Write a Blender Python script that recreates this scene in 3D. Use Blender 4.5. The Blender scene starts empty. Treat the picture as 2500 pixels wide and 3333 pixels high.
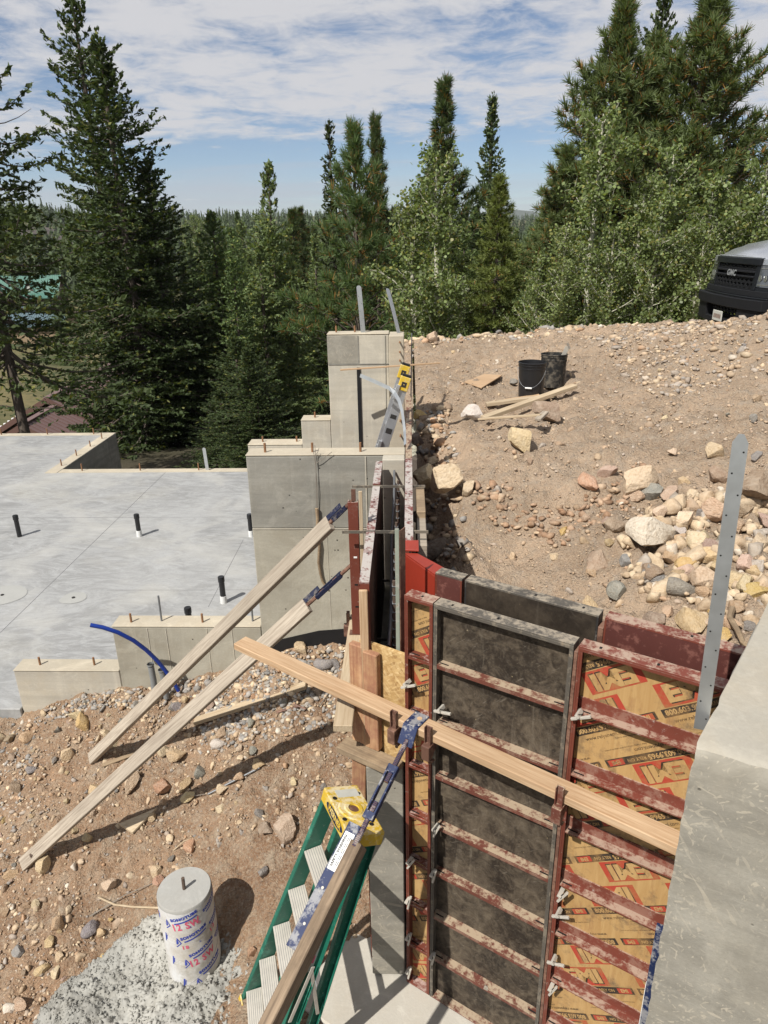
import bpy, bmesh, math, random
import numpy as np
from mathutils import Vector, Matrix
rnd = random.Random(7)
C = bpy.context.scene.collection
scene = bpy.context.scene
rad = math.radians

# ------------------------------------------------------------------ camera
TILT, ROLL, YAW, F, CZ = rad(21.4), rad(-1.0), rad(2.2), 2311.0, 4.0
fwd = Vector((-math.sin(YAW)*math.cos(TILT), math.cos(YAW)*math.cos(TILT), -math.sin(TILT)))
right0 = Vector((math.cos(YAW), math.sin(YAW), 0)); up0 = right0.cross(fwd)
right = right0*math.cos(ROLL)+up0*math.sin(ROLL); up = up0*math.cos(ROLL)-right0*math.sin(ROLL)
cam_d = bpy.data.cameras.new('camera'); cam = bpy.data.objects.new('camera', cam_d); C.objects.link(cam)
cam_d.sensor_fit = 'VERTICAL'; cam_d.sensor_height = 36.0; cam_d.lens = 36.0*F/3333.0
cam_d.clip_start = 0.05; cam_d.clip_end = 12000
cam.matrix_world = Matrix((( right.x, up.x, -fwd.x, 0),(right.y, up.y, -fwd.y, 0),(right.z, up.z, -fwd.z, CZ),(0,0,0,1)))
scene.camera = cam
EYE = Vector((0,0,CZ))
PX = 2500/1659.0
def ray(x, y):                       # viewing direction through a point of the photo (1659 x 2212 scale)
    return fwd + right*((x*PX-1250)/F) - up*((y*PX-1666.5)/F)
def at(x, y, depth): return EYE + ray(x, y)*depth
def onY(x, y, Y): d = ray(x, y); return EYE + d*(Y/d.y)
def onZ(x, y, z): d = ray(x, y); return EYE + d*((z-CZ)/d.z)

# ------------------------------------------------------------------ light
SUN_AZ, SUN_EL = rad(-142.3), rad(50.3)
sun_dir = Vector((math.sin(SUN_AZ)*math.cos(SUN_EL), math.cos(SUN_AZ)*math.cos(SUN_EL), math.sin(SUN_EL)))
sl = bpy.data.lights.new('sun', 'SUN'); sl.energy = 5.0; sl.angle = rad(0.53); sl.color = (1.0, .96, .90)
so = bpy.data.objects.new('sun', sl); C.objects.link(so); so.location = (-20, -26, 40)
so.rotation_euler = sun_dir.to_track_quat('Z', 'Y').to_euler()
world = bpy.data.worlds.new('World'); scene.world = world; world.use_nodes = True
wn = world.node_tree; wn.nodes.clear()
def WN(t, **k):
    n = wn.nodes.new(t)
    for a, v in k.items(): setattr(n, a, v)
    return n
wo = WN('ShaderNodeOutputWorld'); sky = WN('ShaderNodeTexSky'); sky.sky_type = 'NISHITA'; sky.sun_disc = False
sky.sun_elevation = SUN_EL; sky.sun_rotation = SUN_AZ; sky.altitude = 2000; sky.air_density = 1.0; sky.dust_density = .7; sky.ozone_density = 3.0
bgs = WN('ShaderNodeBackground'); bgs.inputs['Strength'].default_value = 0.080
wn.links.new(sky.outputs[0], bgs.inputs[0])
bgc = WN('ShaderNodeBackground'); bgc.inputs['Strength'].default_value = 0.60
def wmath(op, a, b=None, c=None, clamp=False):
    n = WN('ShaderNodeMath', operation=op); n.use_clamp = clamp
    for i, v in enumerate((a, b, c)):
        if v is None: continue
        if isinstance(v, (int, float)): n.inputs[i].default_value = v
        else: wn.links.new(v, n.inputs[i])
    return n.outputs[0]
tc = WN('ShaderNodeTexCoord'); sx = WN('ShaderNodeSeparateXYZ'); wn.links.new(tc.outputs['Generated'], sx.inputs[0])
zz = wmath('ADD', wmath('MAXIMUM', sx.outputs[2], 0.0), 0.06)
px_ = wmath('DIVIDE', sx.outputs[0], zz); py_ = wmath('DIVIDE', sx.outputs[1], zz)
cb = WN('ShaderNodeCombineXYZ'); wn.links.new(px_, cb.inputs[0]); wn.links.new(py_, cb.inputs[1])
def wnoise(scale, detail, rough, off, dist=0.0, sxy=(1, 1)):
    mp = WN('ShaderNodeMapping'); mp.inputs['Location'].default_value = off; mp.inputs['Scale'].default_value = (sxy[0], sxy[1], 1)
    wn.links.new(cb.outputs[0], mp.inputs[0])
    n = WN('ShaderNodeTexNoise'); n.inputs['Scale'].default_value = scale; n.inputs['Detail'].default_value = detail
    n.inputs['Roughness'].default_value = rough; n.inputs['Distortion'].default_value = dist
    wn.links.new(mp.outputs[0], n.inputs['Vector']); return n.outputs[0]
n1 = wnoise(1.25, 10, .60, (3.1, 1.7, 0), .35)
n2 = wnoise(4.2, 9, .66, (8.2, 4.1, 0), .6)
n3 = wnoise(0.30, 8, .6, (1.0, 6.6, 2), .8, (.35, 1.0))
# a cloud bank whose far edge lies across the view; thin streaks further out
front = WN('ShaderNodeMapRange'); front.interpolation_type = 'SMOOTHSTEP'
wn.links.new(wmath('ADD', py_, wmath('MULTIPLY', n1, 1.1)), front.inputs['Value'])
front.inputs['From Min'].default_value = 7.6; front.inputs['From Max'].default_value = 5.3
front.inputs['To Min'].default_value = 0; front.inputs['To Max'].default_value = 0.31
dens = wmath('ADD', wmath('ADD', wmath('MULTIPLY', n1, 1.0), wmath('MULTIPLY', n2, .55)), front.outputs[0])
cov = WN('ShaderNodeMapRange'); cov.interpolation_type = 'SMOOTHSTEP'; wn.links.new(dens, cov.inputs['Value'])
cov.inputs['From Min'].default_value = 0.87; cov.inputs['From Max'].default_value = 1.18
st = WN('ShaderNodeMapRange'); st.interpolation_type = 'SMOOTHSTEP'; wn.links.new(n3, st.inputs['Value'])
st.inputs['From Min'].default_value = 0.46; st.inputs['From Max'].default_value = 0.66; st.inputs['To Max'].default_value = 0.7
covm = wmath('MULTIPLY', wmath('MAXIMUM', cov.outputs[0], st.outputs[0]), 0.93)
cr = WN('ShaderNodeValToRGB'); wn.links.new(dens, cr.inputs[0])
cr.color_ramp.elements[0].position = .90; cr.color_ramp.elements[0].color = (.70, .74, .84, 1)
cr.color_ramp.elements[1].position = 1.28; cr.color_ramp.elements[1].color = (.96, .95, .97, 1)
wn.links.new(cr.outputs[0], bgc.inputs[0])
# pale smoke haze low over the horizon all round
ms = WN('ShaderNodeMixShader'); wn.links.new(covm, ms.inputs[0]); wn.links.new(bgs.outputs[0], ms.inputs[1]); wn.links.new(bgc.outputs[0], ms.inputs[2])
wn.links.new(ms.outputs[0], wo.inputs[0])
vs = scene.view_settings
scene.display_settings.display_device = 'sRGB'
vs.view_transform = 'Standard'; vs.look = 'None'; vs.exposure = 0.26; vs.gamma = 1.0; vs.use_curve_mapping = False

# ------------------------------------------------------------------ materials
class MT:
    def __init__(s, name, rough=.8, metal=0.0, spec=.3):
        s.m = bpy.data.materials.new(name); s.m.use_nodes = True; s.t = s.m.node_tree
        s.b = s.t.nodes['Principled BSDF']; s.b.inputs['Roughness'].default_value = rough; s.b.inputs['Metallic'].default_value = metal
        s.b.inputs['Specular IOR Level'].default_value = spec
        s.tc = s.t.nodes.new('ShaderNodeTexCoord'); s.h = None
    def L(s, a, b): s.t.links.new(a, b)
    def set(s, sock, v):
        if isinstance(v, bpy.types.NodeSocket): s.L(v, sock)
        elif isinstance(v, (int, float)): sock.default_value = v
        else: sock.default_value = tuple(v)+(1,) if len(v) == 3 and sock.type == 'RGBA' else v
    def vec(s, sc=(1, 1, 1), loc=(0, 0, 0), rot=(0, 0, 0), src='Object', rand=False):
        mp = s.t.nodes.new('ShaderNodeMapping'); mp.inputs['Scale'].default_value = sc; mp.inputs['Rotation'].default_value = rot
        mp.inputs['Location'].default_value = loc; s.L(s.tc.outputs[src], mp.inputs[0])
        if rand:
            oi = s.t.nodes.new('ShaderNodeObjectInfo'); v = s.t.nodes.new('ShaderNodeVectorMath'); v.operation = 'SCALE'
            cx = s.t.nodes.new('ShaderNodeCombineXYZ')
            for i in range(3): s.L(oi.outputs['Random'], cx.inputs[i])
            s.L(cx.outputs[0], v.inputs[0]); v.inputs['Scale'].default_value = 37.0; s.L(v.outputs[0], mp.inputs['Location'])
        return mp.outputs[0]
    def rvec(s, rot, sc, loc=(0, 0, 0), rand=False):
        a = s.vec(rot=rot, rand=rand); mp = s.t.nodes.new('ShaderNodeMapping'); mp.inputs['Scale'].default_value = sc; mp.inputs['Location'].default_value = loc; s.L(a, mp.inputs[0]); return mp.outputs[0]
    def noise(s, scale, detail=6, rough=.55, v=None, dist=0.0):
        n = s.t.nodes.new('ShaderNodeTexNoise'); n.inputs['Scale'].default_value = scale; n.inputs['Detail'].default_value = detail
        n.inputs['Roughness'].default_value = rough; n.inputs['Distortion'].default_value = dist
        s.L(v if v is not None else s.tc.outputs['Object'], n.inputs['Vector']); return n.outputs[0]
    def voro(s, scale, v=None, feature='F1', out='Distance', rnd_=1.0):
        n = s.t.nodes.new('ShaderNodeTexVoronoi'); n.feature = feature; n.inputs['Scale'].default_value = scale; n.inputs['Randomness'].default_value = rnd_
        s.L(v if v is not None else s.tc.outputs['Object'], n.inputs['Vector']); return n.outputs[out]
    def ramp(s, fac, stops, interp='LINEAR'):
        n = s.t.nodes.new('ShaderNodeValToRGB'); s.L(fac, n.inputs[0]); r = n.color_ramp; r.interpolation = interp
        while len(r.elements) < len(stops): r.elements.new(.5)
        for e, (p, c) in zip(r.elements, stops): e.position = p; e.color = tuple(c)+(1,) if not isinstance(c, (int, float)) else (c, c, c, 1)
        return n.outputs[0]
    def mix(s, fac, a, b, mode='MIX'):
        n = s.t.nodes.new('ShaderNodeMix'); n.data_type = 'RGBA'; n.blend_type = mode
        s.set(n.inputs[0], fac); s.set(n.inputs[6], a); s.set(n.inputs[7], b); return n.outputs[2]
    def math(s, op, a, b=0.0, clamp=False):
        n = s.t.nodes.new('ShaderNodeMath'); n.operation = op; n.use_clamp = clamp; s.set(n.inputs[0], a); s.set(n.inputs[1], b); return n.outputs[0]
    def bump(s, h, strength=.4, dist=.01):
        n = s.t.nodes.new('ShaderNodeBump'); n.inputs['Strength'].default_value = strength; n.inputs['Distance'].default_value = dist
        s.L(h, n.inputs['Height'])
        if s.h is not None: s.L(s.h, n.inputs['Normal'])
        s.h = n.outputs[0]; s.L(s.h, s.b.inputs['Normal'])
    def col(s, c): s.set(s.b.inputs['Base Color'], c); return s
    def rough(s, c): s.set(s.b.inputs['Roughness'], c); return s
    def oinfo(s, out): n = s.t.nodes.new('ShaderNodeObjectInfo'); return n.outputs[out]
    def attr(s, name): n = s.t.nodes.new('ShaderNodeAttribute'); n.attribute_name = name; return n.outputs['Color']

def plain(name, c, rough=.6, metal=0.0, spec=.4, var=.15, scale=30, bump=.0):
    m = MT(name, rough, metal, spec); f = m.noise(scale, 5)
    m.col(m.mix(f, [max(0, x*(1-var)) for x in c], [x*(1+var) for x in c]))
    if bump: m.bump(m.noise(scale*6, 4), bump, .003)
    return m.m
def concrete(name, a, b, stain=(.30, .25, .18), stain_amt=.3, lines=True, holes=True, scale=1.0, scratch=False):
    m = MT(name, .88, 0, .25)
    big = m.noise(1.1*scale, 6, .6, m.vec((1, 1, 1.6)), .6); med = m.noise(5*scale, 7, .65); fine = m.noise(70, 5, .7)
    c = m.mix(m.ramp(big, [(.36, 0), (.64, 1)]), a, b)
    c = m.mix(m.ramp(med, [(.45, 0), (.75, stain_amt)]), c, stain)
    streak = m.noise(3.0, 5, .6, m.vec((5, 5, .25)))
    c = m.mix(m.ramp(streak, [(.55, 0), (.72, .30)]), c, [x*1.35 for x in b])
    scr = m.noise(9.0, 3, .5, m.vec((1, 1, 6), rot=(.3, .5, .2)), 1.5)
    c = m.mix(m.ramp(scr, [(.58, 0), (.72, .16)]), c, [x*1.4 for x in b])
    band = m.noise(1.6, 6, .62, m.vec((.35, .35, 5.5)), .6); c = m.mix(m.ramp(band, [(.42, 0), (.66, .5 if lines else 0)]), c, [x*.78 for x in a]); c = m.mix(m.ramp(m.noise(2.6, 7, .7, m.vec(loc=(2, 7, 3)), 1.2), [(.54, 0), (.68, .45)]), c, [x*1.22 for x in b])
    c = m.mix(m.ramp(fine, [(.3, .0), (.7, .22)]), c, [x*.62 for x in a])
    if holes:
        v = m.voro(13, m.vec((1, 1, 1))); keep = m.noise(2.2, 2)
        hole = m.math('MULTIPLY', m.ramp(v, [(.06, 1), (.10, 0)]), m.ramp(keep, [(.5, 0), (.56, 1)]))
        c = m.mix(hole, c, [x*.3 for x in a]); m.bump(m.math('SUBTRACT', 1.0, hole), .5, .006)
    m.bump(m.math('ADD', fine, m.math('MULTIPLY', med, 2.0)), .22, .006)
    if scratch:
        for k, (rx, ry, sc_) in enumerate(((.2, .6, 26), (.5, -.7, 30), (.1, 1.3, 24), (-.4, .2, 34), (.3, -1.2, 28))):
            s1 = m.noise(sc_*2.2, 1.5, .5, m.rvec((rx, ry, .6*k), (1, 1, .05), (k*3.1, k, 0)), .5); keep = m.noise(3.1, 3, .6, m.vec(loc=(k*7.7, 2.0*k, k)))
            ln = m.math('MULTIPLY', m.ramp(s1, [(.64, 0), (.67, 1)]), m.ramp(keep, [(.46, 0), (.62, .55)])); c = m.mix(ln, c, (.46, .41, .32)); 
        c = m.mix(m.ramp(m.noise(1.9, 5, .65, m.vec(loc=(5, 1, 2))), [(.48, 0), (.68, .4)]), c, (.30, .27, .21))
    m.col(c); return m.m
M = {}
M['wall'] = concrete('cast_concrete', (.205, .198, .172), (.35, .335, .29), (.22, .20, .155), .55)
M['wall_low'] = concrete('beige_streaked_concrete', (.27, .25, .20), (.40, .375, .305), (.24, .20, .14), .4, lines=False)
M['pier_top'] = concrete('pale_pier_top', (.30, .28, .235), (.39, .36, .30), (.40, .33, .23), .4)  # paler concrete for the top of the near pier
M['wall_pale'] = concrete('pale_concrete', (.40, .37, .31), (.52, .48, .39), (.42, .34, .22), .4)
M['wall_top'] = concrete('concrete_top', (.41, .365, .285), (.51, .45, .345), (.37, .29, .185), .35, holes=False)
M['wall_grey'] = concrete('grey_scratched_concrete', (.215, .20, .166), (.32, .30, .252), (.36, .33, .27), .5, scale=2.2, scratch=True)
M['footing'] = concrete('footing_concrete', (.45, .42, .36), (.56, .53, .46), (.40, .32, .22), .4, holes=False)
def m_slab():
    m = MT('trowelled_slab', .62, 0, .35)
    big = m.noise(.55, 7, .62, m.vec((1, .8, 1)), 1.2); sw = m.noise(1.7, 9, .70, m.vec((1, 2.4, 1), rot=(0, 0, .25)), 3.2); f = m.noise(45, 4, .7)
    c = m.mix(m.ramp(big, [(.35, 0), (.65, 1)]), (.205, .205, .200), (.325, .325, .315))
    c = m.mix(m.ramp(sw, [(.42, 0), (.70, .8)]), c, (.42, .425, .42))
    tan = m.noise(.8, 4, .5, m.vec((1, 1, 1), loc=(4, 2, 0)))
    c = m.mix(m.ramp(tan, [(.56, 0), (.74, .35)]), c, (.42, .39, .31))
    arc = m.noise(5.5, 6, .62, m.vec((1, 3.5, 1), rot=(0, 0, -.5)), 4.5); c = m.mix(m.ramp(arc, [(.50, 0), (.66, .45)]), c, (.20, .205, .205)); c = m.mix(m.ramp(m.noise(.9, 5, .6, m.vec(loc=(9, 3, 0)), 1.0), [(.50, 0), (.68, .55)]), c, (.43, .42, .385)); c = m.mix(m.ramp(f, [(.3, 0), (.75, .14)]), c, (.2, .2, .2))
    m.col(c); m.bump(sw, .05, .01); return m.m
M['slab'] = m_slab()
def m_dirt(name, a, b, g):
    m = MT(name, .95, 0, .15)
    n1 = m.noise(1.3, 8, .65); n2 = m.noise(9, 8, .7); n3 = m.noise(60, 6, .7)
    c = m.mix(m.ramp(n1, [(.38, 0), (.62, 1)]), a, b)
    c = m.mix(m.ramp(n2, [(.48, 0), (.66, .8)]), c, g)
    v = m.voro(70, out='Color'); vd = m.voro(70)
    sp = m.ramp(v, [(0, (.16, .14, .12)), (.4, (.30, .25, .19)), (.75, (.42, .34, .24)), (1, (.52, .45, .35))])
    c = m.mix(m.ramp(n3, [(.44, 0), (.60, .55)]), c, sp)
    m.col(c); m.bump(m.math('ADD', n3, m.math('MULTIPLY', vd, -1.2)), .7, .012); tr = m.noise(.55, 5, .6, m.vec(loc=(3, 8, 1)), .8); m.col(m.mix(m.ramp(tr, [(.5, 0), (.64, .5)]), c, [x*1.18 for x in b])); m.bump(n2, .8, .05); return m.m
M['dirt'] = m_dirt('brown_dirt', (.205, .120, .070), (.315, .205, .127), (.345, .275, .20))
M['dirt_r'] = m_dirt('tan_dirt', (.255, .183, .124), (.375, .275, .19), (.30, .252, .20))
def m_rock(name, attr=False):
    m = MT(name, .9, 0, .2)
    base = m.attr('Col') if attr else m.oinfo('Color')
    v = m.vec(rand=True) if not attr else None
    n1 = m.noise(9, 7, .65, v) if not attr else m.noise(60, 5, .6); n2 = m.noise(2.5, 4, .6, v) if not attr else m.noise(15, 3)
    c = m.mix(m.ramp(n1, [(.42, 0), (.68, .6)]), base, m.mix(1.0, base, (.62, .52, .42), 'MULTIPLY'))
    c = m.mix(m.ramp(n2, [(.45, 0), (.7, .45)]), c, m.mix(.5, base, (.62, .55, .44)))
    m.col(c); m.bump(n1, .7, .03 if not attr else .01); return m.m
M['rock'] = m_rock('stone'); M['pebble'] = m_rock('pebble_stone', True)
def m_wood(name, a, b, dark, rough=.75, ring=1.0, dirt=0.0, dcol=(.2, .1, .06)):
    m = MT(name, rough, 0, .25)
    v = m.vec((.35, 5, 5), rand=True)
    g = m.noise(7*ring, 6, .6, v, 1.2); g2 = m.noise(40, 4, .6, m.vec((.12, 3, 3), rand=True)); pa = m.noise(1.2, 3, .5, m.vec((1, 1, 1), rand=True))
    c = m.mix(m.ramp(g, [(.35, 0), (.65, 1)]), a, b)
    c = m.mix(m.ramp(g2, [(.46, 0), (.68, .65)]), c, dark)
    kn = m.voro(2.1, m.vec((.8, 2.5, 2.5), rand=True)); c = m.mix(m.ramp(kn, [(.05, .8), (.13, 0)]), c, dark)
    c = m.mix(m.ramp(pa, [(.42, 0), (.66, .5)]), c, [x*.70 for x in a])
    if dirt: c = m.mix(m.ramp(m.noise(5, 7, .7, m.vec(rand=True)), [(.44, 0), (.6, dirt)]), c, dcol)
    m.col(c); m.bump(g2, .25, .003); return m.m
M['wood_new'] = m_wood('fresh_lumber', (.42, .28, .165), (.53, .38, .24), (.30, .17, .08))
M['wood_pale'] = m_wood('pale_lumber', (.43, .34, .225), (.53, .43, .30), (.27, .18, .10))
M['wood_grey'] = m_wood('weathered_lumber', (.33, .28, .22), (.45, .39, .31), (.16, .12, .09), .85)
M['wood_red'] = m_wood('stained_lumber', (.40, .23, .12), (.48, .30, .17), (.20, .09, .05), .8, 1, .8, (.25, .11, .07))
M['wood_old'] = m_wood('old_brace_lumber', (.20, .145, .095), (.31, .23, .155), (.08, .055, .04), .85, 1, .6, (.11, .08, .055))
M['wood_dark'] = m_wood('muddy_lumber', (.30, .22, .14), (.40, .30, .19), (.12, .09, .06), .85, 1, .6, (.16, .115, .075))
def m_paint(name, paint, worn, metal_c, wear=.5, rough=.55, up_dust=(.50, .42, .38), dust=.0):
    m = MT(name, rough, 0, .4)
    n1 = m.noise(11, 8, .72, m.vec(rand=True)); n2 = m.noise(45, 6, .7, m.vec(rand=True)); n3 = m.noise(3, 4, .6, m.vec(rand=True))
    c = m.mix(m.ramp(n3, [(.3, 0), (.7, 1)]), paint, [x*.72 for x in paint])
    c = m.mix(m.ramp(m.math('ADD', n1, m.math('MULTIPLY', n2, .35)), [(.80-wear*.3, 0), (.88-wear*.3, 1)]), c, worn)
    c = m.mix(m.ramp(n2, [(.62, 0), (.68, .8)]), c, metal_c)
    if dust:
        ge = m.t.nodes.new('ShaderNodeNewGeometry'); sp = m.t.nodes.new('ShaderNodeSeparateXYZ'); m.L(ge.outputs['Normal'], sp.inputs[0])
        upf = m.math('MULTIPLY', m.ramp(sp.outputs[2], [(.4, 0), (.8, 1)]), m.ramp(m.math('ADD', m.math('MULTIPLY', n1, .75), m.math('MULTIPLY', n2, .55)), [(.66-dust*.14, 0), (.78-dust*.14, .9)]))
        c = m.mix(upf, c, up_dust)
    m.col(c); m.bump(n1, .15, .003); return m.m
M['red'] = m_paint('worn_red_steel', (.155, .040, .024), (.15, .055, .04), (.30, .24, .2), .25, dust=.35, up_dust=(.40, .30, .26))
M['red_worn'] = m_paint('chalky_red_steel', (.175, .045, .028), (.22, .105, .075), (.34, .28, .25), .45, dust=.55, up_dust=(.36, .265, .20))
M['red_bright'] = m_paint('bright_red_steel', (.30, .035, .018), (.24, .03, .015), (.25, .04, .03), .0, .45)
M['red_dust'] = m_paint('dusty_red_steel', (.14, .045, .030), (.19, .105, .075), (.28, .22, .18), .45, dust=.7, up_dust=(.37, .29, .20))
M['white_worn'] = m_paint('cement_caked_red_steel', (.16, .045, .036), (.22, .14, .12), (.42, .39, .36), .6, dust=.75, up_dust=(.42, .39, .355))
M['grey_steel'] = m_paint('grey_form_steel', (.10, .088, .072), (.17, .145, .11), (.24, .18, .12), .4, dust=.5, up_dust=(.29, .245, .185))
M['black_steel'] = m_paint('blackened_steel', (.035, .032, .03), (.08, .07, .06), (.16, .14, .12), .35, dust=.6, up_dust=(.23, .21, .19))
M['rust'] = m_paint('rusty_steel', (.13, .065, .045), (.20, .11, .075), (.25, .18, .13), .5)
M['blue'] = m_paint('worn_blue_steel', (.013, .024, .078), (.23, .23, .24), (.33, .31, .28), .42)
M['navy'] = m_paint('dark_blue_steel', (.008, .012, .04), (.10, .09, .09), (.25, .22, .18), .25)
M['green_angle'] = m_paint('grey_green_steel', (.30, .33, .27), (.36, .35, .30), (.20, .13, .08), .35)
M['green'] = m_paint('green_fibreglass', (.012, .13, .085), (.03, .18, .125), (.22, .25, .22), .25, .5)
M['yellow'] = m_paint('yellow_plastic', (.60, .40, .03), (.52, .40, .15), (.48, .41, .27), .42, .5, dust=.55, up_dust=(.62, .53, .33))
def m_alu(name, c, rough=.38):
    m = MT(name, rough, .85, .5); n = m.noise(14, 6, .7, m.vec((1, 1, 1), rand=True)); m.col(m.mix(n, [x*.8 for x in c], c)); m.rough(m.math('ADD', m.math('MULTIPLY', n, .25), rough-.1)); return m.m
M['alu'] = m_alu('aluminium', (.66, .67, .68)); M['galv'] = m_alu('galvanised_steel', (.60, .62, .62), .42)
M['tread'] = plain('dirty_tread', (.47, .44, .38), .6, .2, var=.25, scale=18)
M['tread_groove'] = plain('tread_groove', (.20, .20, .20), .6)
M['rebar'] = plain('rebar_steel', (.12, .085, .065), .7, .3, var=.4, scale=60)
M['rebar_grey'] = plain('grey_rebar', (.19, .20, .21), .5, .5, var=.3, scale=60)
M['rebar_rust'] = plain('rusty_rebar', (.23, .12, .06), .8, .1, var=.4, scale=60)
M['abs'] = plain('black_pipe_plastic', (.012, .012, .013), .35, spec=.5, var=.3)
M['black_plastic'] = plain('black_bucket_plastic', (.012, .012, .013), .38, spec=.5, var=.3, scale=8)
M['black_dusty'] = MT('dusty_black_plastic', .6); 
_m = M['black_dusty']; _m.col(_m.mix(_m.ramp(_m.noise(11, 7, .7), [(.48, 0), (.62, .55)]), (.013, .013, .013), (.20, .17, .13))); M['black_dusty'] = _m.m
M['membrane'] = plain('black_damp_proofing', (.01, .01, .011), .5, var=.3)
M['white_wrap'] = plain('white_foam_wrap', (.62, .62, .60), .8, var=.2, scale=40)
M['pvc'] = plain('grey_conduit', (.21, .22, .22), .5)
M['pvc_in'] = plain('dark_inside', (.02, .02, .02), .9)
M['bluepipe'] = plain('blue_tubing', (.008, .035, .24), .35, spec=.5)
M['white'] = plain('white_sticker', (.70, .70, .68), .6, var=.08)
M['black'] = plain('black_print', (.022, .02, .018), .6, var=.25)
M['slot'] = plain('slot_dark', (.008, .007, .006), .9)
M['patch'] = plain('pale_patch', (.33, .33, .31), .85, var=.1, scale=6)
M['bluepr'] = plain('blue_print', (.03, .055, .33), .7, var=.25, scale=50)
M['pinkpr'] = plain('pink_print', (.60, .10, .17), .7, var=.25, scale=50)
M['label'] = plain('grey_label', (.45, .45, .40), .6, var=.2)
M['yellab'] = plain('yellow_label', (.60, .50, .07), .6, var=.15)
def m_ply_print():
    m = MT('yellow_plywood', .5, 0, .35)
    g = m.noise(5, 7, .65, m.vec((6, 1, .7), rand=True), 1.0); st = m.noise(4, 7, .7, m.vec((3, 1, .6), rand=True)); d = m.noise(7, 8, .75, m.vec(rand=True))
    c = m.mix(m.ramp(g, [(.3, 0), (.7, 1)]), (.35, .205, .078), (.46, .30, .13))
    c = m.mix(m.ramp(st, [(.56, 0), (.72, .7)]), c, (.22, .10, .045))
    c = m.mix(m.ramp(d, [(.50, 0), (.66, .8)]), c, (.12, .085, .055)); m.col(c); m.bump(g, .1, .002); return m.m
M['ply_yellow'] = m_ply_print()
def m_ink(name, c):
    m = MT(name, .55, 0, .3); d = m.noise(9, 8, .75, m.vec(rand=True)); st = m.noise(5, 7, .7, m.vec((3, 1, .6), rand=True))
    x = m.mix(m.ramp(d, [(.46, 0), (.64, .75)]), c, (.30, .17, .065)); x = m.mix(m.ramp(st, [(.56, 0), (.74, .5)]), x, (.14, .08, .045)); m.col(x); return m.m
M['ink_red'] = m_ink('red_ink', (.36, .05, .03)); M['ink_black'] = m_ink('black_ink', (.035, .028, .022))
def m_ply_black(name, dusty):
    m = MT(name, .55, 0, .35); n = m.noise(4, 8, .72, m.vec(rand=True)); sm = m.noise(13, 6, .68, m.vec((1, 1, 1), rand=True), 1.6); f = m.noise(90, 4, .7); st = m.noise(4, 6, .7, m.vec((4, 4, .35), rand=True), .5)
    c = m.mix(m.ramp(n, [(.30, 0), (.66, 1)]), (.011, .008, .006), (.045, .034, .024))
    c = m.mix(m.ramp(m.math('ADD', m.math('MULTIPLY', n, .5), m.math('MULTIPLY', sm, .6)), [(.50, 0), (.68, dusty)]), c, (.165, .132, .092))
    c = m.mix(m.ramp(st, [(.60, 0), (.72, .6*dusty)]), c, (.26, .225, .17))
    sc = m.noise(16, 3, .5, m.rvec((0, .7, 0), (1.0, 1.0, 6), rand=True), 1.0); c = m.mix(m.ramp(sc, [(.64, 0), (.70, .5*dusty)]), c, (.24, .21, .165))
    vd = m.voro(17, m.vec(rand=True)); c = m.mix(m.ramp(vd, [(.03, .8*dusty), (.06, 0)]), c, (.42, .34, .2))
    c = m.mix(m.ramp(f, [(.5, 0), (.75, .35*dusty)]), c, (.24, .21, .17)); m.col(c); return m.m
M['ply_black'] = m_ply_black('dusty_black_plywood', .55); M['ply_black2'] = m_ply_black('clean_black_plywood', .14)
M['ply_brown'] = m_paint('brown_red_ply', (.10, .033, .027), (.17, .07, .055), (.14, .06, .05), .3, .5)
def m_osb():
    m = MT('strand_board', .8, 0, .2)
    v = m.voro(30, m.rvec((0, .6, 0), (1, 1, 3.0)), out='Color'); v2 = m.voro(22, m.rvec((0, -.9, 0), (1, 1, 3.4)), out='Color'); n = m.noise(20, 4)
    c = m.mix(.5, m.ramp(v, [(0, (.20, .11, .04)), (.35, (.42, .27, .11)), (.7, (.52, .36, .16)), (1, (.70, .54, .30))]), m.ramp(v2, [(0, (.24, .13, .05)), (.5, (.46, .30, .13)), (1, (.68, .52, .28))]))
    c = m.mix(m.ramp(n, [(.55, 0), (.68, .5)]), c, (.25, .13, .05)); m.col(c); m.bump(v, .3, .003); return m.m
M['osb'] = m_osb()
def m_tube():
    m = MT('paper_tube', .75, 0, .25); n = m.noise(5, 7, .7, m.vec((1, 1, .6))); sp = m.noise(9, 6, .65)
    c = m.mix(m.ramp(n, [(.45, 0), (.68, .75)]), (.58, .58, .57), (.40, .35, .27)); c = m.mix(m.ramp(sp, [(.53, 0), (.66, .8)]), c, (.33, .31, .26)); m.col(c)
    m.bump(m.noise(14, 3, .5, m.vec((1, 1, 4))), .25, .006); return m.m
M['tube'] = m_tube()
M['spill_grit'] = plain('concrete_grit', (.36, .35, .31), .95, var=.3)
M['spill'] = concrete('rough_spilled_concrete', (.25, .245, .22), (.42, .41, .37), (.24, .21, .16), .5, holes=False)
_m = MT('trunk_bark', .95); _m.col(_m.mix(_m.noise(6, 6, .7, _m.vec((4, 4, .8))), (.055, .042, .032), (.17, .14, .115))); _m.bump(_m.noise(9, 5, .7, _m.vec((4, 4, .7))), .8, .03); M['bark'] = _m.m
_m = MT('grey_twig', .95); _m.col(_m.mix(_m.noise(8, 4), (.13, .11, .09), (.27, .24, .2))); M['twig'] = _m.m
_m = MT('aspen_bark', .8); _m.col(_m.mix(_m.ramp(_m.noise(9, 6, .7, _m.vec((1, 1, 3))), [(.52, 0), (.64, .85)]), (.50, .48, .38), (.06, .055, .045))); M['aspen_bark'] = _m.m
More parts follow.
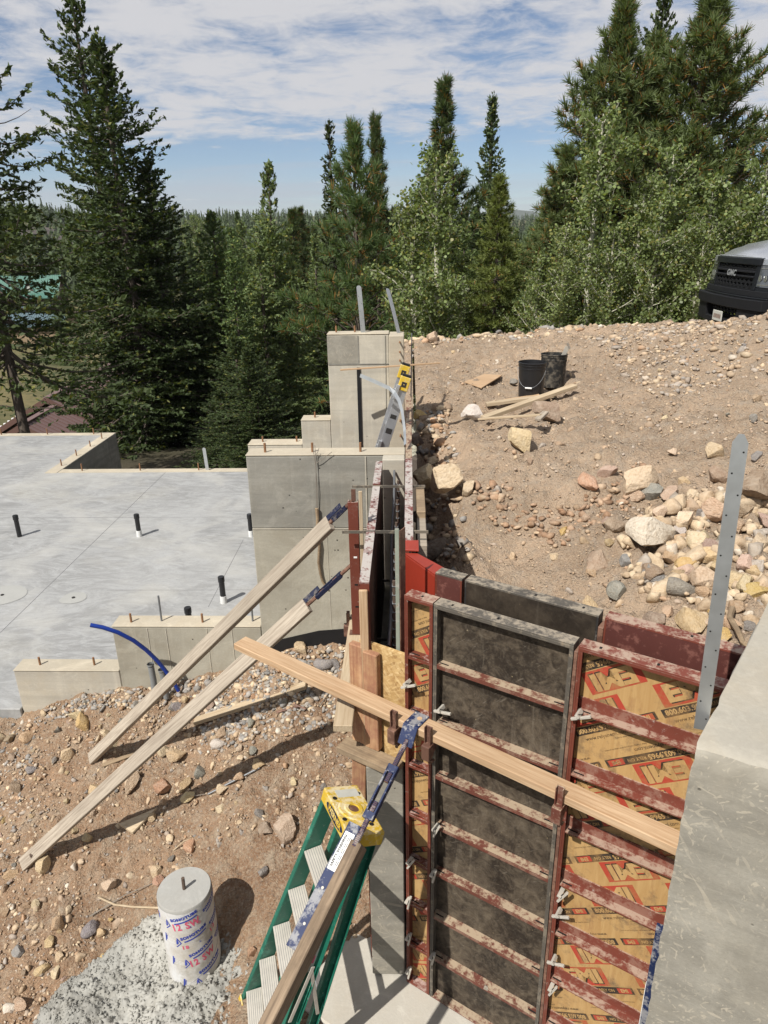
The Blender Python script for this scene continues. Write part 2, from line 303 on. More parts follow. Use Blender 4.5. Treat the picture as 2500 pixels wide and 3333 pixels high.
def m_leaf(name, transl=.35, rough=.6):
    m = MT(name, rough, 0, .3); c = m.attr('Col'); m.col(c)
    tr = m.t.nodes.new('ShaderNodeBsdfTranslucent'); m.L(m.mix(1.0, c, (1.3, 1.35, .6), 'MULTIPLY'), tr.inputs[0])
    mx = m.t.nodes.new('ShaderNodeMixShader'); mx.inputs[0].default_value = transl; m.L(m.b.outputs[0], mx.inputs[1]); m.L(tr.outputs[0], mx.inputs[2])
    m.L(mx.outputs[0], m.t.nodes['Material Output'].inputs[0]); return m.m
M['needle'] = m_leaf('conifer_needles', .30, .65); M['leaf'] = m_leaf('aspen_leaves', .35, .45)
_m = MT('truck_silver_paint', .24, .75, .5); _m.col((.58, .60, .63)); M['silver'] = _m.m
M['truck_black'] = plain('truck_dark_paint', (.009, .010, .012), .3, spec=.25, var=.1)
M['truck_trim'] = plain('truck_black_trim', (.011, .0115, .013), .6, spec=.18, var=.1)
M['chrome'] = m_alu('bright_trim', (.75, .76, .78), .2)
_m = MT('lamp_glass', .05, 0, .6); _m.col((.06, .065, .07)); _m.b.inputs['Coat Weight'].default_value = 1.0; M['lampglass'] = _m.m
_m = MT('tinted_glass', .05, 0, .6); _m.col((.02, .025, .03)); M['glass'] = _m.m
M['tyre'] = plain('tyre_rubber', (.02, .02, .02), .85)
M['roof_green'] = plain('green_metal_roof', (.06, .15, .115), .5, var=.12, scale=1.0)
M['roof_teal'] = plain('teal_metal_roof', (.085, .13, .15), .65, var=.1, scale=1.0)
M['roof_brown'] = plain('brown_metal_roof', (.155, .095, .085), .5, var=.12, scale=1.0)
M['log'] = plain('dark_log_wall', (.075, .045, .032), .8, var=.3, scale=3)
M['trim'] = plain('brown_trim', (.12, .065, .05), .7)

# ------------------------------------------------------------------ mesh helpers
class MB:
    def __init__(s): s.v = []; s.f = []; s.mi = []; s.mats = []; s.sm = []
    def m(s, mat):
        mat = M[mat] if isinstance(mat, str) else mat
        if mat not in s.mats: s.mats.append(mat)
        return s.mats.index(mat)
    def add(s, vs, fs, mat, smooth=False):
        o = len(s.v); k = s.m(mat); s.v += [tuple(p) for p in vs]
        for f in fs: s.f.append(tuple(o+i for i in f)); s.mi.append(k); s.sm.append(smooth)
    def box(s, c, d, mat, rot=None):
        hx, hy, hz = d[0]/2, d[1]/2, d[2]/2
        P = [Vector((x*hx, y*hy, z*hz)) for z in (-1, 1) for y in (-1, 1) for x in (-1, 1)]
        if rot is not None: P = [rot @ p for p in P]
        s.add([p+Vector(c) for p in P], [(0, 2, 3, 1), (4, 5, 7, 6), (0, 1, 5, 4), (2, 6, 7, 3), (0, 4, 6, 2), (1, 3, 7, 5)], mat)
    def b2(s, lo, hi, mat): s.box([(a+b)/2 for a, b in zip(lo, hi)], [b-a for a, b in zip(lo, hi)], mat)
    def bar(s, p0, p1, w, h, mat, upv=(0, 0, 1)):
        p0, p1 = Vector(p0), Vector(p1); R, L = frame(p0, p1, upv); s.box((p0+p1)/2, (L, w, h), mat, R)
    def tube(s, pts, r, mat, n=8, cap=True, r1=None):
        pts = [Vector(p) for p in pts]; rings = []; N_ = len(pts); prev = None
        for i, p in enumerate(pts):
            d = (pts[min(i+1, N_-1)]-pts[max(i-1, 0)]).normalized()
            a = d.orthogonal().normalized() if prev is None else (prev-d*prev.dot(d)).normalized()
            prev = a; b = d.cross(a); rr = r if r1 is None else r+(r1-r)*i/(N_-1)
            rings.append([p+(a*math.cos(2*math.pi*k/n)+b*math.sin(2*math.pi*k/n))*rr for k in range(n)])
        vs = [q for R in rings for q in R]; fs = []
        for i in range(N_-1):
            for k in range(n): fs.append((i*n+k, i*n+(k+1) % n, (i+1)*n+(k+1) % n, (i+1)*n+k))
        s.add(vs, fs, mat, True)
        if cap:
            s.add(rings[0], [tuple(range(n))[::-1]], mat); s.add(rings[-1], [tuple(range(n))], mat)
    def lathe(s, prof, c, mat, n=32, smooth=True):
        vs = []; fs = []
        for r, z in prof: vs += [(c[0]+r*math.cos(2*math.pi*k/n), c[1]+r*math.sin(2*math.pi*k/n), c[2]+z) for k in range(n)]
        for i in range(len(prof)-1):
            for k in range(n): fs.append((i*n+k, i*n+(k+1) % n, (i+1)*n+(k+1) % n, (i+1)*n+k))
        s.add(vs, fs, mat, smooth)
    def prism(s, poly, off, mat):
        poly = [Vector(p) for p in poly]; off = Vector(off); n = len(poly)
        s.add(poly+[p+off for p in poly], [tuple(range(n))[::-1], tuple(range(n, 2*n))]+[(i, (i+1) % n, n+(i+1) % n, n+i) for i in range(n)], mat)
    def build(s, name, parent=None, bevel=0.0, mw=None, local=False, seg=1, recalc=True, angle=40):
        me = bpy.data.meshes.new(name); me.from_pydata(s.v, [], s.f)
        for m_ in s.mats: me.materials.append(m_)
        me.polygons.foreach_set('material_index', s.mi); me.polygons.foreach_set('use_smooth', s.sm)
        if recalc:
            bm = bmesh.new(); bm.from_mesh(me); bmesh.ops.recalc_face_normals(bm, faces=bm.faces); bm.to_mesh(me); bm.free()
        if any(s.sm): me.set_sharp_from_angle(angle=rad(angle))
        return link(name, me, parent, bevel, mw, local, seg)
def link(name, me, parent=None, bevel=0.0, mw=None, local=False, seg=1):
    o = bpy.data.objects.new(name, me); C.objects.link(o)
    if mw is not None: o.matrix_basis = mw
    if parent is not None:
        o.parent = parent
        if not local: o.matrix_parent_inverse = parent.matrix_basis.inverted()
    if bevel:
        b = o.modifiers.new('bevel', 'BEVEL'); b.width = bevel; b.segments = seg; b.limit_method = 'ANGLE'; b.angle_limit = rad(40)
    return o
def frame(p0, p1, upv=(0, 0, 1)):
    x = (Vector(p1)-Vector(p0)); L = x.length; x = x.normalized(); z = Vector(upv); z = (z-x*z.dot(x))
    if z.length < 1e-4: z = x.orthogonal()
    z = z.normalized(); y = z.cross(x); return Matrix((x, y, z)).transposed(), L
def bar_obj(name, p0, p1, w, h, mat, parent=None, upv=(0, 0, 1), bevel=.003):
    p0, p1 = Vector(p0), Vector(p1); R, L = frame(p0, p1, upv); mb = MB(); mb.box((0, 0, 0), (L, w, h), mat)
    return mb.build(name, parent, bevel, Matrix.Translation((p0+p1)/2) @ R.to_4x4())
def tag(o, label=None, cat=None, group=None, kind=None):
    if label: o['label'] = label
    if cat: o['category'] = cat
    if group: o['group'] = group
    if kind: o['kind'] = kind
    return o
def thing(name, label, cat, loc=(0, 0, 0), group=None, rz=0.0):
    o = bpy.data.objects.new(name, None); C.objects.link(o); o.empty_display_size = .1
    o.matrix_basis = Matrix.Translation(loc) @ Matrix.Rotation(rz, 4, 'Z'); return tag(o, label, cat, group)
def copy_tree(o, parent=None):
    c = o.copy(); C.objects.link(c)
    if parent is not None: c.parent = parent; c.matrix_parent_inverse = o.matrix_parent_inverse.copy()
    for ch in o.children: copy_tree(ch, c)
    return c
def text_mesh(txt, size, bold=.0, spacing=1.0):
    cu = bpy.data.curves.new('t', 'FONT'); cu.body = txt; cu.size = size; cu.offset = bold; cu.space_character = spacing; cu.align_x = 'CENTER'; cu.align_y = 'CENTER'; cu.resolution_u = 2
    o = bpy.data.objects.new('t', cu); C.objects.link(o); dg = bpy.context.evaluated_depsgraph_get(); me = o.evaluated_get(dg).to_mesh()
    vs = [tuple(v.co) for v in me.vertices]; fs = [tuple(p.vertices) for p in me.polygons]
    o.evaluated_get(dg).to_mesh_clear(); C.objects.unlink(o); bpy.data.objects.remove(o); bpy.data.curves.remove(cu); return vs, fs
_tc = {}
def text(txt, size, bold=0.0, spacing=1.0):
    k = (txt, size, bold, spacing)
    if k not in _tc: _tc[k] = text_mesh(*k)
    return _tc[k]
# numpy value noise
def _hash(ix, iy, s): 
    h = (ix*374761393 + iy*668265263 + s*982451653) & 0x7fffffff; h = ((h ^ (h >> 13))*1274126177) & 0x7fffffff; return ((h ^ (h >> 16)) & 0xffff)/65535.0
def vnoise(x, y, s=0):
    ix, iy = np.floor(x).astype(np.int64), np.floor(y).astype(np.int64); fx, fy = x-ix, y-iy; fx, fy = fx*fx*(3-2*fx), fy*fy*(3-2*fy)
    a, b, c, d = _hash(ix, iy, s), _hash(ix+1, iy, s), _hash(ix, iy+1, s), _hash(ix+1, iy+1, s)
    return (a*(1-fx)+b*fx)*(1-fy)+(c*(1-fx)+d*fx)*fy-.5
def fbm(x, y, s=0, o=5, g=.55):
    r = 0; a = 1.0
    for i in range(o): r = r+a*vnoise(x*2**i+i*7.3, y*2**i-i*3.1, s+i); a *= g
    return r
# ------------------------------------------------------------------ terrain
def zl_np(x, y):
    zw = np.interp(x, [-7, -4.2, -3.3, -2.84, -2.43, -1.93, -1.53, -1.2, -.9, -.35, 0], [.15, .2, .27, .44, .53, .58, .70, .84, .93, 1.0, 1.0])
    t = 4.87-y; s = .43+.0*x
    z = zw - s*np.clip(t, -.5, 1.9) - .10*np.clip(t-1.9, 0, 9)
    z = np.maximum(z, -.42) + .0
    z = z - .12*np.exp(-(((x+1.3)/.55)**2+((y-2.9)/.5)**2))
    m = np.clip((x+.75)/.4, 0, 1)*np.clip((3.3-y)/.5, 0, 1); z = z*(1-m)+(-.02)*m      # level strip beside the footing
    z = z + .05*fbm(x*1.6, y*1.6, 3, 4) + .035*fbm(x*7, y*7, 9, 4)
    return z
RC = [(.2,3.3,1.75),(.7,2.95,1.9),(1.3,2.6,1.92),(2.,2.3,2.05),(3,2,2.2),(.12,4,1.5),(.12,4.7,1.5),(.12,5.5,1.65),(.12,6.5,1.9),(.40,4.0,1.8),(.40,4.7,1.9),(.38,5.5,2.06),(.35,6.5,2.2),(.6,3.6,1.76),(.95,4.1,1.70),(.6,4.7,1.84),
      (1.,4.85,1.93),(1.2,5.4,2.17),(.5,5.8,2.14),(.8,6.5,2.24),(1.3,7.7,2.3),(1.6,8.2,2.33),(.2,8,2.36),(.3,10,2.42),(-.03,11.3,2.42),(1,11.3,2.46),(2.4,11.6,2.52),(1.5,4.4,2.0),
      (2.2,4.4,2.12),(3,4.5,2.25),(2,5.5,2.2),(2.2,6.5,2.4),(3.,7,2.58),(2.6,8.3,2.55),(3.5,8.6,2.88),(4.0,8.2,3.12),(4.6,7.8,3.26),(5.6,7.4,3.3),(3.1,9.6,2.72),(3.4,11.3,2.62),(3.5,10.2,2.74),(3.95,9.5,2.86),
      (3.6,6.2,2.6),(4.6,5.8,2.75),(3.6,5,2.4),(6,5,2.8),(7.5,7,3.0),(4.9,9.3,2.4),(4.9,11,2.3),(6.5,9.5,2.3),(6.5,12,2.2),(8,10,2.3)]
_rp = np.array(RC)[:, :2]; _rz = np.array(RC)[:, 2]
_K = np.linalg.norm(_rp[:, None]-_rp[None], axis=2); _A = np.block([[_K, np.ones((len(RC), 1)), _rp], [np.ones((1, len(RC))), np.zeros((1, 3))], [_rp.T, np.zeros((2, 3))]])
_w = np.linalg.solve(_A + np.diag([.05]*len(RC)+[0]*3), np.concatenate([_rz, [0, 0, 0]]))
def zr_np(x, y):
    x = np.asarray(x, float); y = np.asarray(y, float); sh = x.shape; p = np.stack([x.ravel(), y.ravel()], 1)
    k = np.linalg.norm(p[:, None]-_rp[None], axis=2); z = (k@_w[:len(RC)]+_w[-3]+p@_w[-2:]).reshape(sh)
    yr = 11.2+np.clip(x, -1, 3)*.25
    z = z + .09*fbm(x*1.1, y*1.1, 21, 4) + .075*fbm(x*4.2, y*4.2, 33, 5, .62)*np.clip(1.2-(x-.9)**2*.0, 0, 1)
    drop = .45*np.clip(y-yr, 0, 9)
    return z - drop
def zv_np(x, y):
    r = np.hypot(x, y); a = x/np.maximum(r, .1)
    side = np.clip((a+.03)/.10, 0, 1); side = side*side*(3-2*side)
    side = np.where(y < 5, np.where(x > 0, 1.0, 0.0), side)
    zl = np.interp(r, [0, 11, 15, 26, 40, 120, 260, 420, 700, 1300, 2200], [-2.2, -1.9, -1.9, -3.2, -6, -6.5, -6, 2, 12, 30, 20])
    zr = np.interp(r, [0, 11.0, 13, 20, 45, 120, 260, 420, 700, 1300, 2200], [.6, .9, 1.2, -.4, -6, -7, -7, -4, 6, 22, 16])
    z = zl*(1-side)+zr*side
    far = np.clip((r-60)/300, 0, 1); z = z + far*10*fbm(x/320, y/320, 5, 4) + 1.0*np.clip((r-18)/30, 0, 1)*fbm(x/18, y/18, 8, 3)
    hill = np.exp(-(((np.degrees(np.arctan2(x, y))+30.5)/7)**2))*np.clip((r-150)/250, 0, 1)*np.clip((1100-r)/500, 0, 1); z = z+hill*11
    return z
P0 = Vector((.10, 2.67, 0)); WA = rad(-31.6); U = Vector((math.cos(WA), math.sin(WA), 0)); NN = Vector((-math.sin(WA), math.cos(WA), 0))
def WP(u, n, z=0.0): v = P0+U*u+NN*n; return Vector((v.x, v.y, z))
def grid(name, x0, x1, y0, y1, step, zf, mat, keep, fine=0.0):
    nx, ny = int((x1-x0)/step)+1, int((y1-y0)/step)+1; X, Y = np.meshgrid(np.linspace(x0, x1, nx), np.linspace(y0, y1, ny)); Z = zf(X, Y)
    if fine: Z = Z + fine*fbm(X*22, Y*22, 50, 3, .7)
    kp = keep(X, Y); vi = np.arange(nx*ny).reshape(ny, nx)
    q = np.stack([vi[:-1, :-1], vi[:-1, 1:], vi[1:, 1:], vi[1:, :-1]], -1).reshape(-1, 4); k = kp.ravel()[q].all(1)
    me = bpy.data.meshes.new(name); me.from_pydata(np.stack([X.ravel(), Y.ravel(), Z.ravel()], 1).tolist(), [], q[k].tolist()); me.materials.append(M[mat])
    bm = bmesh.new(); bm.from_mesh(me); bmesh.ops.delete(bm, geom=[v for v in bm.verts if not v.link_faces], context='VERTS'); bm.to_mesh(me); bm.free()
    me.polygons.foreach_set('use_smooth', [True]*len(me.polygons)); o = link(name, me); o['kind'] = 'structure'; return o
def nd(X, Y): return (X-P0.x)*NN.x+(Y-P0.y)*NN.y
dl = grid('dirt_slope', -6.5, -.19, .6, 4.9, .02, zl_np, 'dirt', lambda X, Y: ((nd(X, Y) < .6) | (X < -.3)) & ((X < -3.26) | (Y < 4.9)) & ((X > -3.4) | (Y < 4.86)), .032)
dr = grid('excavated_bank', .075, 9.5, 1.6, 14.0, .04, zr_np, 'dirt_r', lambda X, Y: (nd(X, Y) > .335), .045)
dr2 = grid('dirt_ridge', -.6, .1, 7.15, 14.0, .05, zr_np, 'dirt_r', lambda X, Y: (X < .1), .03)
def ghit(x, y, zf, t0=1.5, t1=40):
    d = ray(x, y); t = np.arange(t0, t1, .01); z = zf(d.x*t, d.y*t); i = int(np.argmax(CZ+d.z*t < z)); return Vector((d.x*t[i], d.y*t[i], z[i]))
def HL(x, y): return ghit(x, y, zl_np)
def HR(x, y): return ghit(x, y, zr_np)
# the land beyond: one sheet to the horizon
def valley():
    rs = np.concatenate([[0], np.linspace(6, 60, 55), np.geomspace(62, 2200, 70), [2600, 3200, 4200]]); na = 240; A = np.linspace(0, 2*np.pi, na, endpoint=False)
    R, AA = np.meshgrid(rs, A, indexing='ij'); X, Y = R*np.sin(AA), R*np.cos(AA); Z = zv_np(X, Y)
    vi = np.arange(R.size).reshape(R.shape); q = np.stack([vi[:-1], vi[1:], np.roll(vi, -1, 1)[1:], np.roll(vi, -1, 1)[:-1]], -1).reshape(-1, 4)
    me = bpy.data.meshes.new('valley_ground'); me.from_pydata(np.stack([X.ravel(), Y.ravel(), Z.ravel()], 1).tolist(), [], q.tolist())
    m = MT('valley_grass', .95); g = m.noise(.12, 8, .6); g2 = m.noise(1.5, 6, .7)
    c = m.mix(m.ramp(g, [(.40, 0), (.60, 1)]), (.045, .058, .022), (.15, .125, .055)); c = m.mix(m.ramp(g2, [(.45, 0), (.7, .6)]), c, (.035, .045, .02)); ln = m.t.nodes.new('ShaderNodeVectorMath'); ln.operation = 'LENGTH'; m.L(m.tc.outputs['Object'], ln.inputs[0]); c = m.mix(m.ramp(m.math('DIVIDE', ln.outputs['Value'], 100.0), [(.20, 1), (.42, 0)]), c, m.mix(g2, (.028, .022, .014), (.075, .055, .036))); m.col(c); m.bump(g2, .5, .1)
    me.materials.append(m.m); me.polygons.foreach_set('use_smooth', [True]*len(me.polygons)); o = link('valley_ground', me); o['kind'] = 'structure'
valley()

# ------------------------------------------------------------------ concrete slab
SZ = .33
mb = MB()
mb.prism([(-9.6, 4.85, SZ-.3), (-3.275, 4.85, SZ-.3), (-3.275, 5.045, SZ-.3), (-1.18, 5.045, SZ-.3), (-1.18, 11.4, SZ-.3), (-5.95, 11.4, SZ-.3), (-5.95, 13.8, SZ-.3), (-9.6, 13.8, SZ-.3)], (0, 0, .3), 'slab')
slab = mb.build('concrete_floor', bevel=.006); slab['kind'] = 'structure'
mb = MB(); W_ = .2
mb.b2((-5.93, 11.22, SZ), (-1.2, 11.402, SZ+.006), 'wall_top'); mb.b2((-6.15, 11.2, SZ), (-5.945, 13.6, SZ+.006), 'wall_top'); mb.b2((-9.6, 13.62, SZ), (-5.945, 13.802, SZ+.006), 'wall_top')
mb.build('slab_edge', slab)
mb = MB(); mb.b2((-6.13, 11.404, -2.6), (-5.935, 13.8, SZ-.302), 'wall'); mb.b2((-5.93, 11.2, -2.6), (-1.2, 11.38, SZ-.302), 'wall'); mb.b2((-5.955, 11.404, SZ-.3), (-5.938, 13.79, SZ+.001), 'wall')
mb.build('edge_wall', slab)
mb = MB()
for a, b in (((0, 2060), (543, 1533)), ((347, 1921), (841, 1920)), ((0, 1686), (814, 1682.5)), ((678, 1975), (792, 1756))):
    p, q = onZ(a[0]/PX, a[1]/PX, SZ+.001), onZ(b[0]/PX, b[1]/PX, SZ+.001); mb.bar(p, q, .0035, .003, 'tread_groove')
mb.build('saw_cut', slab)
for (x, y, r) in ((-3.69, 6.80, .14), (-4.52, 6.86, .25)):
    mb = MB(); vs = [(x, y, SZ+.004)]+[(x+r*(1+.06*math.sin(3*a+x))*math.cos(a), y+r*(1+.05*math.cos(2*a))*math.sin(a), SZ+.004) for a in np.linspace(0, 2*math.pi, 28, endpoint=False)]
    mb.add(vs, [(0, 1+i, 1+(i+1) % 28) for i in range(28)], 'patch'); mb.tube([(x, y, SZ), (x, y, SZ+.012)], .018, 'black', 8); mb.build('drain_patch', slab)
def stub(parent, x, y, z, h=.075, r=.009, lean=(0, 0), mat='rebar_rust'):
    mb = MB(); mb.tube([(x, y, z-.02), (x+lean[0], y+lean[1], z+h)], r, mat, 7); return mb.build('rebar_stub', parent)
for x in (-5.55, -4.55, -3.55, -2.6, -1.75): stub(slab, x, 11.31, SZ, .13, .011)
for y in (11.6, 12.2, 12.8, 13.35): stub(slab, -6.04, y, SZ, .12, .011)
for x in (-6.35, -7.3, -8.25, -9.2): stub(slab, x, 13.7, SZ, .13, .012)
def strap(parent, base, h, w, lean=(0, 0), face=(0, -1, 0), label=None, holes=True, bend=0.0, mat='galv'):
    """perforated galvanised strap: a thin flat bar with a rounded top, holes along both edges"""
    fy = Vector(face).normalized(); wx = fy.cross(Vector((0, 0, 1))).normalized(); B = Vector(base); mb = MB(); n = 40; rows = []
    for i in range(n+1):
        t = i/n; z = -.05+t*(h+.05); e_ = max(0, z-(h-w*.45))/(w*.45); ww = w/2*(1 if e_ <= 0 else math.sqrt(max(.12, 1-e_**2*.9)))
        c = B+Vector((lean[0]*t, lean[1]*t, z))-fy*(bend*t*t); rows += [c-wx*ww, c+wx*ww]
    th = fy*.003; vs = rows+[p-th for p in rows]; k = len(rows); fs = []
    for i in range(n): fs += [(2*i, 2*i+1, 2*i+3, 2*i+2), (k+2*i, k+2*i+2, k+2*i+3, k+2*i+1), (2*i, 2*i+2, k+2*i+2, k+2*i), (2*i+1, k+2*i+1, k+2*i+3, 2*i+3)]
    fs += [(2*n, 2*n+1, k+2*n+1, k+2*n)]; mb.add(vs, fs, mat)
    o = mb.build('metal_strap', parent, mw=None)
    if holes:
        hb = MB()
        for i in range(int(h/.06)):
            t = (i+.7)/(h/.06); c = B+Vector((lean[0]*t, lean[1]*t, -.05+t*(h+.05)))-fy*(bend*t*t)+wx*(w*.27*(1 if i % 2 else -1))+fy*.0008
            hb.add([c+wx*.003*math.cos(a)+Vector((0, 0, 1))*.003*math.sin(a) for a in np.linspace(0, 6.283, 7)[:-1]], [tuple(range(6))], 'slot')
        hb.build('strap_hole', o)
    if label: o['label'] = label
    return o
strap(slab, (-3.40, 11.3, SZ), .40, .055, (-.02, 0))
# black vent and drain pipes standing in the slab
def slab_pipe(x, y, h, wrap, label, grp='black pipe stubs in the slab'):
    t = thing('pipe_stub', label, 'pipe', (x, y, SZ), grp)
    mb = MB(); mb.tube([(x, y, SZ), (x, y, SZ+h-.03)], .030, 'abs', 14); mb.build('pipe', t)
    mb = MB(); mb.lathe([(.0, h+.004), (.032, h+.004), (.0355, h-.004), (.0355, h-.055), (.030, h-.06)], (x, y, SZ), 'abs', 16); mb.build('cap', t)
    if wrap: mb = MB(); mb.lathe([(.030, .085), (.0335, .083), (.035, .04), (.036, 0)], (x, y, SZ), 'white_wrap', 14); mb.build('foam_wrap', t)
slab_pipe(-5.18, 8.51, .30, False, 'black pipe stub with no white wrap, far left on the slab')
slab_pipe(-3.565, 8.51, .31, True, 'black pipe stub with white base in the middle of the slab')
slab_pipe(-2.075, 8.50, .31, True, 'black pipe stub half hidden by the edge of the stepped wall')
slab_pipe(-2.0, 6.70, .31, True, 'black pipe stub with long shadow behind the low rebar wall')
slab_pipe(-2.17, 6.05, .30, False, 'black pipe stub whose top just shows over the low wall')

# ------------------------------------------------------------------ stepped foundation wall
fw = thing('foundation_wall', 'stepped grey concrete foundation wall with rebar stubs along the slab', 'wall', (-2.2, 4.95, 0))
def part(lo, hi, mat, name, parent, bevel=.006):
    mb = MB(); mb.b2(lo, hi, mat); return mb.build(name, parent, bevel)
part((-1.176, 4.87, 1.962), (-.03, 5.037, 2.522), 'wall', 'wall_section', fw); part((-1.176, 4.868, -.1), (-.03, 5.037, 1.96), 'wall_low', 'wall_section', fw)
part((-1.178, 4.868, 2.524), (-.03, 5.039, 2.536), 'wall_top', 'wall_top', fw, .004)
part((-.188, 4.752, .1), (-.03, 4.866, 2.53), 'wall_pale', 'wall_stub', fw)
part((-2.38, 4.872, -.1), (-1.18, 5.037, 1.108), 'wall_low', 'wall_section', fw); part((-2.382, 4.868, 1.11), (-1.18, 5.039, 1.122), 'wall_top', 'wall_top', fw, .004)
part((-3.27, 4.874, -.1), (-2.384, 5.037, .688), 'wall_pale', 'wall_section', fw); part((-3.272, 4.868, .69), (-2.384, 5.039, .702), 'wall_top', 'wall_top', fw, .004)
mb = MB(); mb.b2((-1.174, 4.864, 1.955), (-.19, 4.8695, 1.963), 'wall_pale'); mb.b2((-.318, 4.863, .8), (-.309, 4.8695, 2.52), 'wall_pale'); mb.b2((-.62, 4.865, .9), (-.616, 4.8675, 1.95), 'wall_pale')
for x in (-2.1, -1.95, -1.62, -1.42): mb.b2((x, 4.868, .4), (x+.006, 4.8715, 1.1), 'wall_pale')
mb.build('form_seam', fw)
mb = MB(); mb.prism([(-1.21, 4.862, .70), (-.2, 4.862, .8), (-.2, 4.862, 1.13), (-.72, 4.862, 1.085), (-1.18, 4.862, .965)], (0, .0065, 0), 'membrane'); mb.build('damp_proof_coating', fw)
for x in (-1.045, -.70, -.352): stub(fw, x, 4.93, 2.535, .07)
for x in (-2.24, -1.66): stub(fw, x, 4.93, 1.12, .08)
for x in (-2.0, -1.26): stub(fw, x, 4.95, 1.12, .23, .008, (.003, 0), 'rebar_grey')
for x in (-3.08, -2.62): stub(fw, x, 4.95, .70, .075)
# cord and wires hanging down the wall
hc = thing('hanging_cord', 'caked brown cord with thin loose wires hanging down the grey wall', 'cord', (-.68, 4.85, 1.5))
mb = MB(); pts = [onY(x, y, 4.845) for x, y in ((684, 1098), (686, 1120), (685, 1150), (690, 1180), (688, 1215), (692, 1240), (697, 1257), (705, 1270))]
pp_ = []
for a, b in zip(pts[:-1], pts[1:]): pp_ += [a, a.lerp(b, .5)]
pp_.append(pts[-1]); mb.tube(pp_, .013, 'wood_dark', 7, True, .008); mb.build('cord', hc)
for L in (((680, 962), (682, 990), (683, 1050), (684, 1100)), ((676, 968), (681, 1000), (686, 1060), (685, 1100)), ((683, 1000), (693, 995), (705, 985), (717, 976)), ((681, 985), (687, 975), (689, 968))):
    mb = MB(); mb.tube([onY(x, y, 4.85) for x, y in L], .0022, 'twig', 5); mb.build('wire', hc)

# ------------------------------------------------------------------ tall stepped wall at the back
tw = thing('tall_wall', 'tall pale concrete wall stepping down to the left beneath the pines', 'wall', (-.4, 7.0, 0))
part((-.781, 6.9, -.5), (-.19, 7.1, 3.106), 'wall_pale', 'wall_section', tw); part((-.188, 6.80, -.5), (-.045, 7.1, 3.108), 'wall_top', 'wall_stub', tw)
part((-.783, 6.896, 3.108), (-.19, 7.102, 3.12), 'wall_top', 'wall_top', tw, .004)
part((-1.079, 6.902, -.5), (-.783, 7.1, 2.27), 'wall_pale', 'wall_section', tw); part((-1.081, 6.898, 2.272), (-.783, 7.102, 2.284), 'wall_top', 'wall_top', tw, .004)
part((-1.636, 6.904, -.5), (-1.081, 7.1, 2.02), 'wall_pale', 'wall_section', tw); part((-1.638, 6.90, 2.022), (-1.081, 7.102, 2.034), 'wall_top', 'wall_top', tw, .004)
part((-.505, 6.885, 1.2), (-.470, 6.899, 2.80), 'membrane', 'black_strip', tw, .002)
mb = MB(); mb.b2((-.78, 6.893, 2.828), (-.19, 6.899, 2.836), 'wall'); mb.b2((-.488, 6.893, 2.84), (-.481, 6.899, 3.1), 'wall'); mb.b2((-.228, 6.893, 1.6), (-.222, 6.899, 3.1), 'wall'); mb.build('form_seam', tw)
part((-.782, 6.8955, 2.838), (-.49, 6.8995, 3.1), 'wall_grey', 'grey_patch', tw, 0)  # thin grey concrete sheet over the upper left of the tall wall
strap(tw, (-.435, 6.97, 3.12), .43, .046, (-.03, 0), (.25, -1, 0), None, True, .02); strap(tw, (-.085, 6.99, 3.11), .41, .046, (-.10, 0), (1, -.9, 0), None, True, .02)
for x in (-.70, -.52): stub(tw, x, 7.0, 3.12, .06)
for z in (3.05, 2.96, 2.88, 2.62, 2.3, 2.15):
    mb = MB(); mb.tube([(-.085, 6.81, z), (-.085, 6.70, z+.01)], .008, 'rebar_rust', 7); mb.build('rebar_stub', tw)
for x in (-1.5, -1.15, -.95): stub(tw, x, 7.0, 2.28 if x > -1.08 else 2.03, .06)
mb = MB(); mb.tube([(.02, 7.2, 2.4), (.03, 7.2, 3.08)], .006, 'rebar_grey', 6); tag(mb.build('steel_rod'), 'thin upright steel rod beside the right end of the tall wall', 'rod')

# ------------------------------------------------------------------ short pier, footing, near pier
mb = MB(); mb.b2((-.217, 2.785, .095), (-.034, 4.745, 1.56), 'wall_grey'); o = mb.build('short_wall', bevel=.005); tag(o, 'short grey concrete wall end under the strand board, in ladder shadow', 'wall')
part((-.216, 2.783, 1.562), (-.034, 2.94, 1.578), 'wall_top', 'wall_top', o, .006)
mb = MB(); mb.prism([WP(-.62, -.42, -.25), WP(1.3, -.42, -.25), WP(1.3, .42, -.25), WP(-.1, .42, -.25), (.05, 4.75, -.25), (-.30, 4.75, -.25), (-.42, 3.0, -.25)], (0, 0, .335), 'footing'); o = mb.build('wall_footing', bevel=.01); o['kind'] = 'structure'
pr_ = thing('concrete_pier', 'near grey concrete wall end with scratched face in the right foreground', 'wall', (1.4, 1.9, 0))
PA = rad(-27.5); pu = Vector((math.cos(PA), math.sin(PA), 0)); pn = Vector((math.cos(rad(55)), math.sin(rad(55)), 0)); pc = Vector((.852, 1.762, 0))
def slab_prism(a, z0, z1, mat, name, inset=0.0, bevel=.006):
    q = [pc+pu*inset+pn*inset, pc+pu*(1.3-inset)+pn*inset, pc+pu*(1.3-inset)+pn*(1.75-inset), pc+pu*inset+pn*(1.75-inset)]
    mb = MB(); mb.prism([Vector((p.x, p.y, z0)) for p in q], (0, 0, z1-z0), mat); return mb.build(name, pr_, bevel, seg=2)
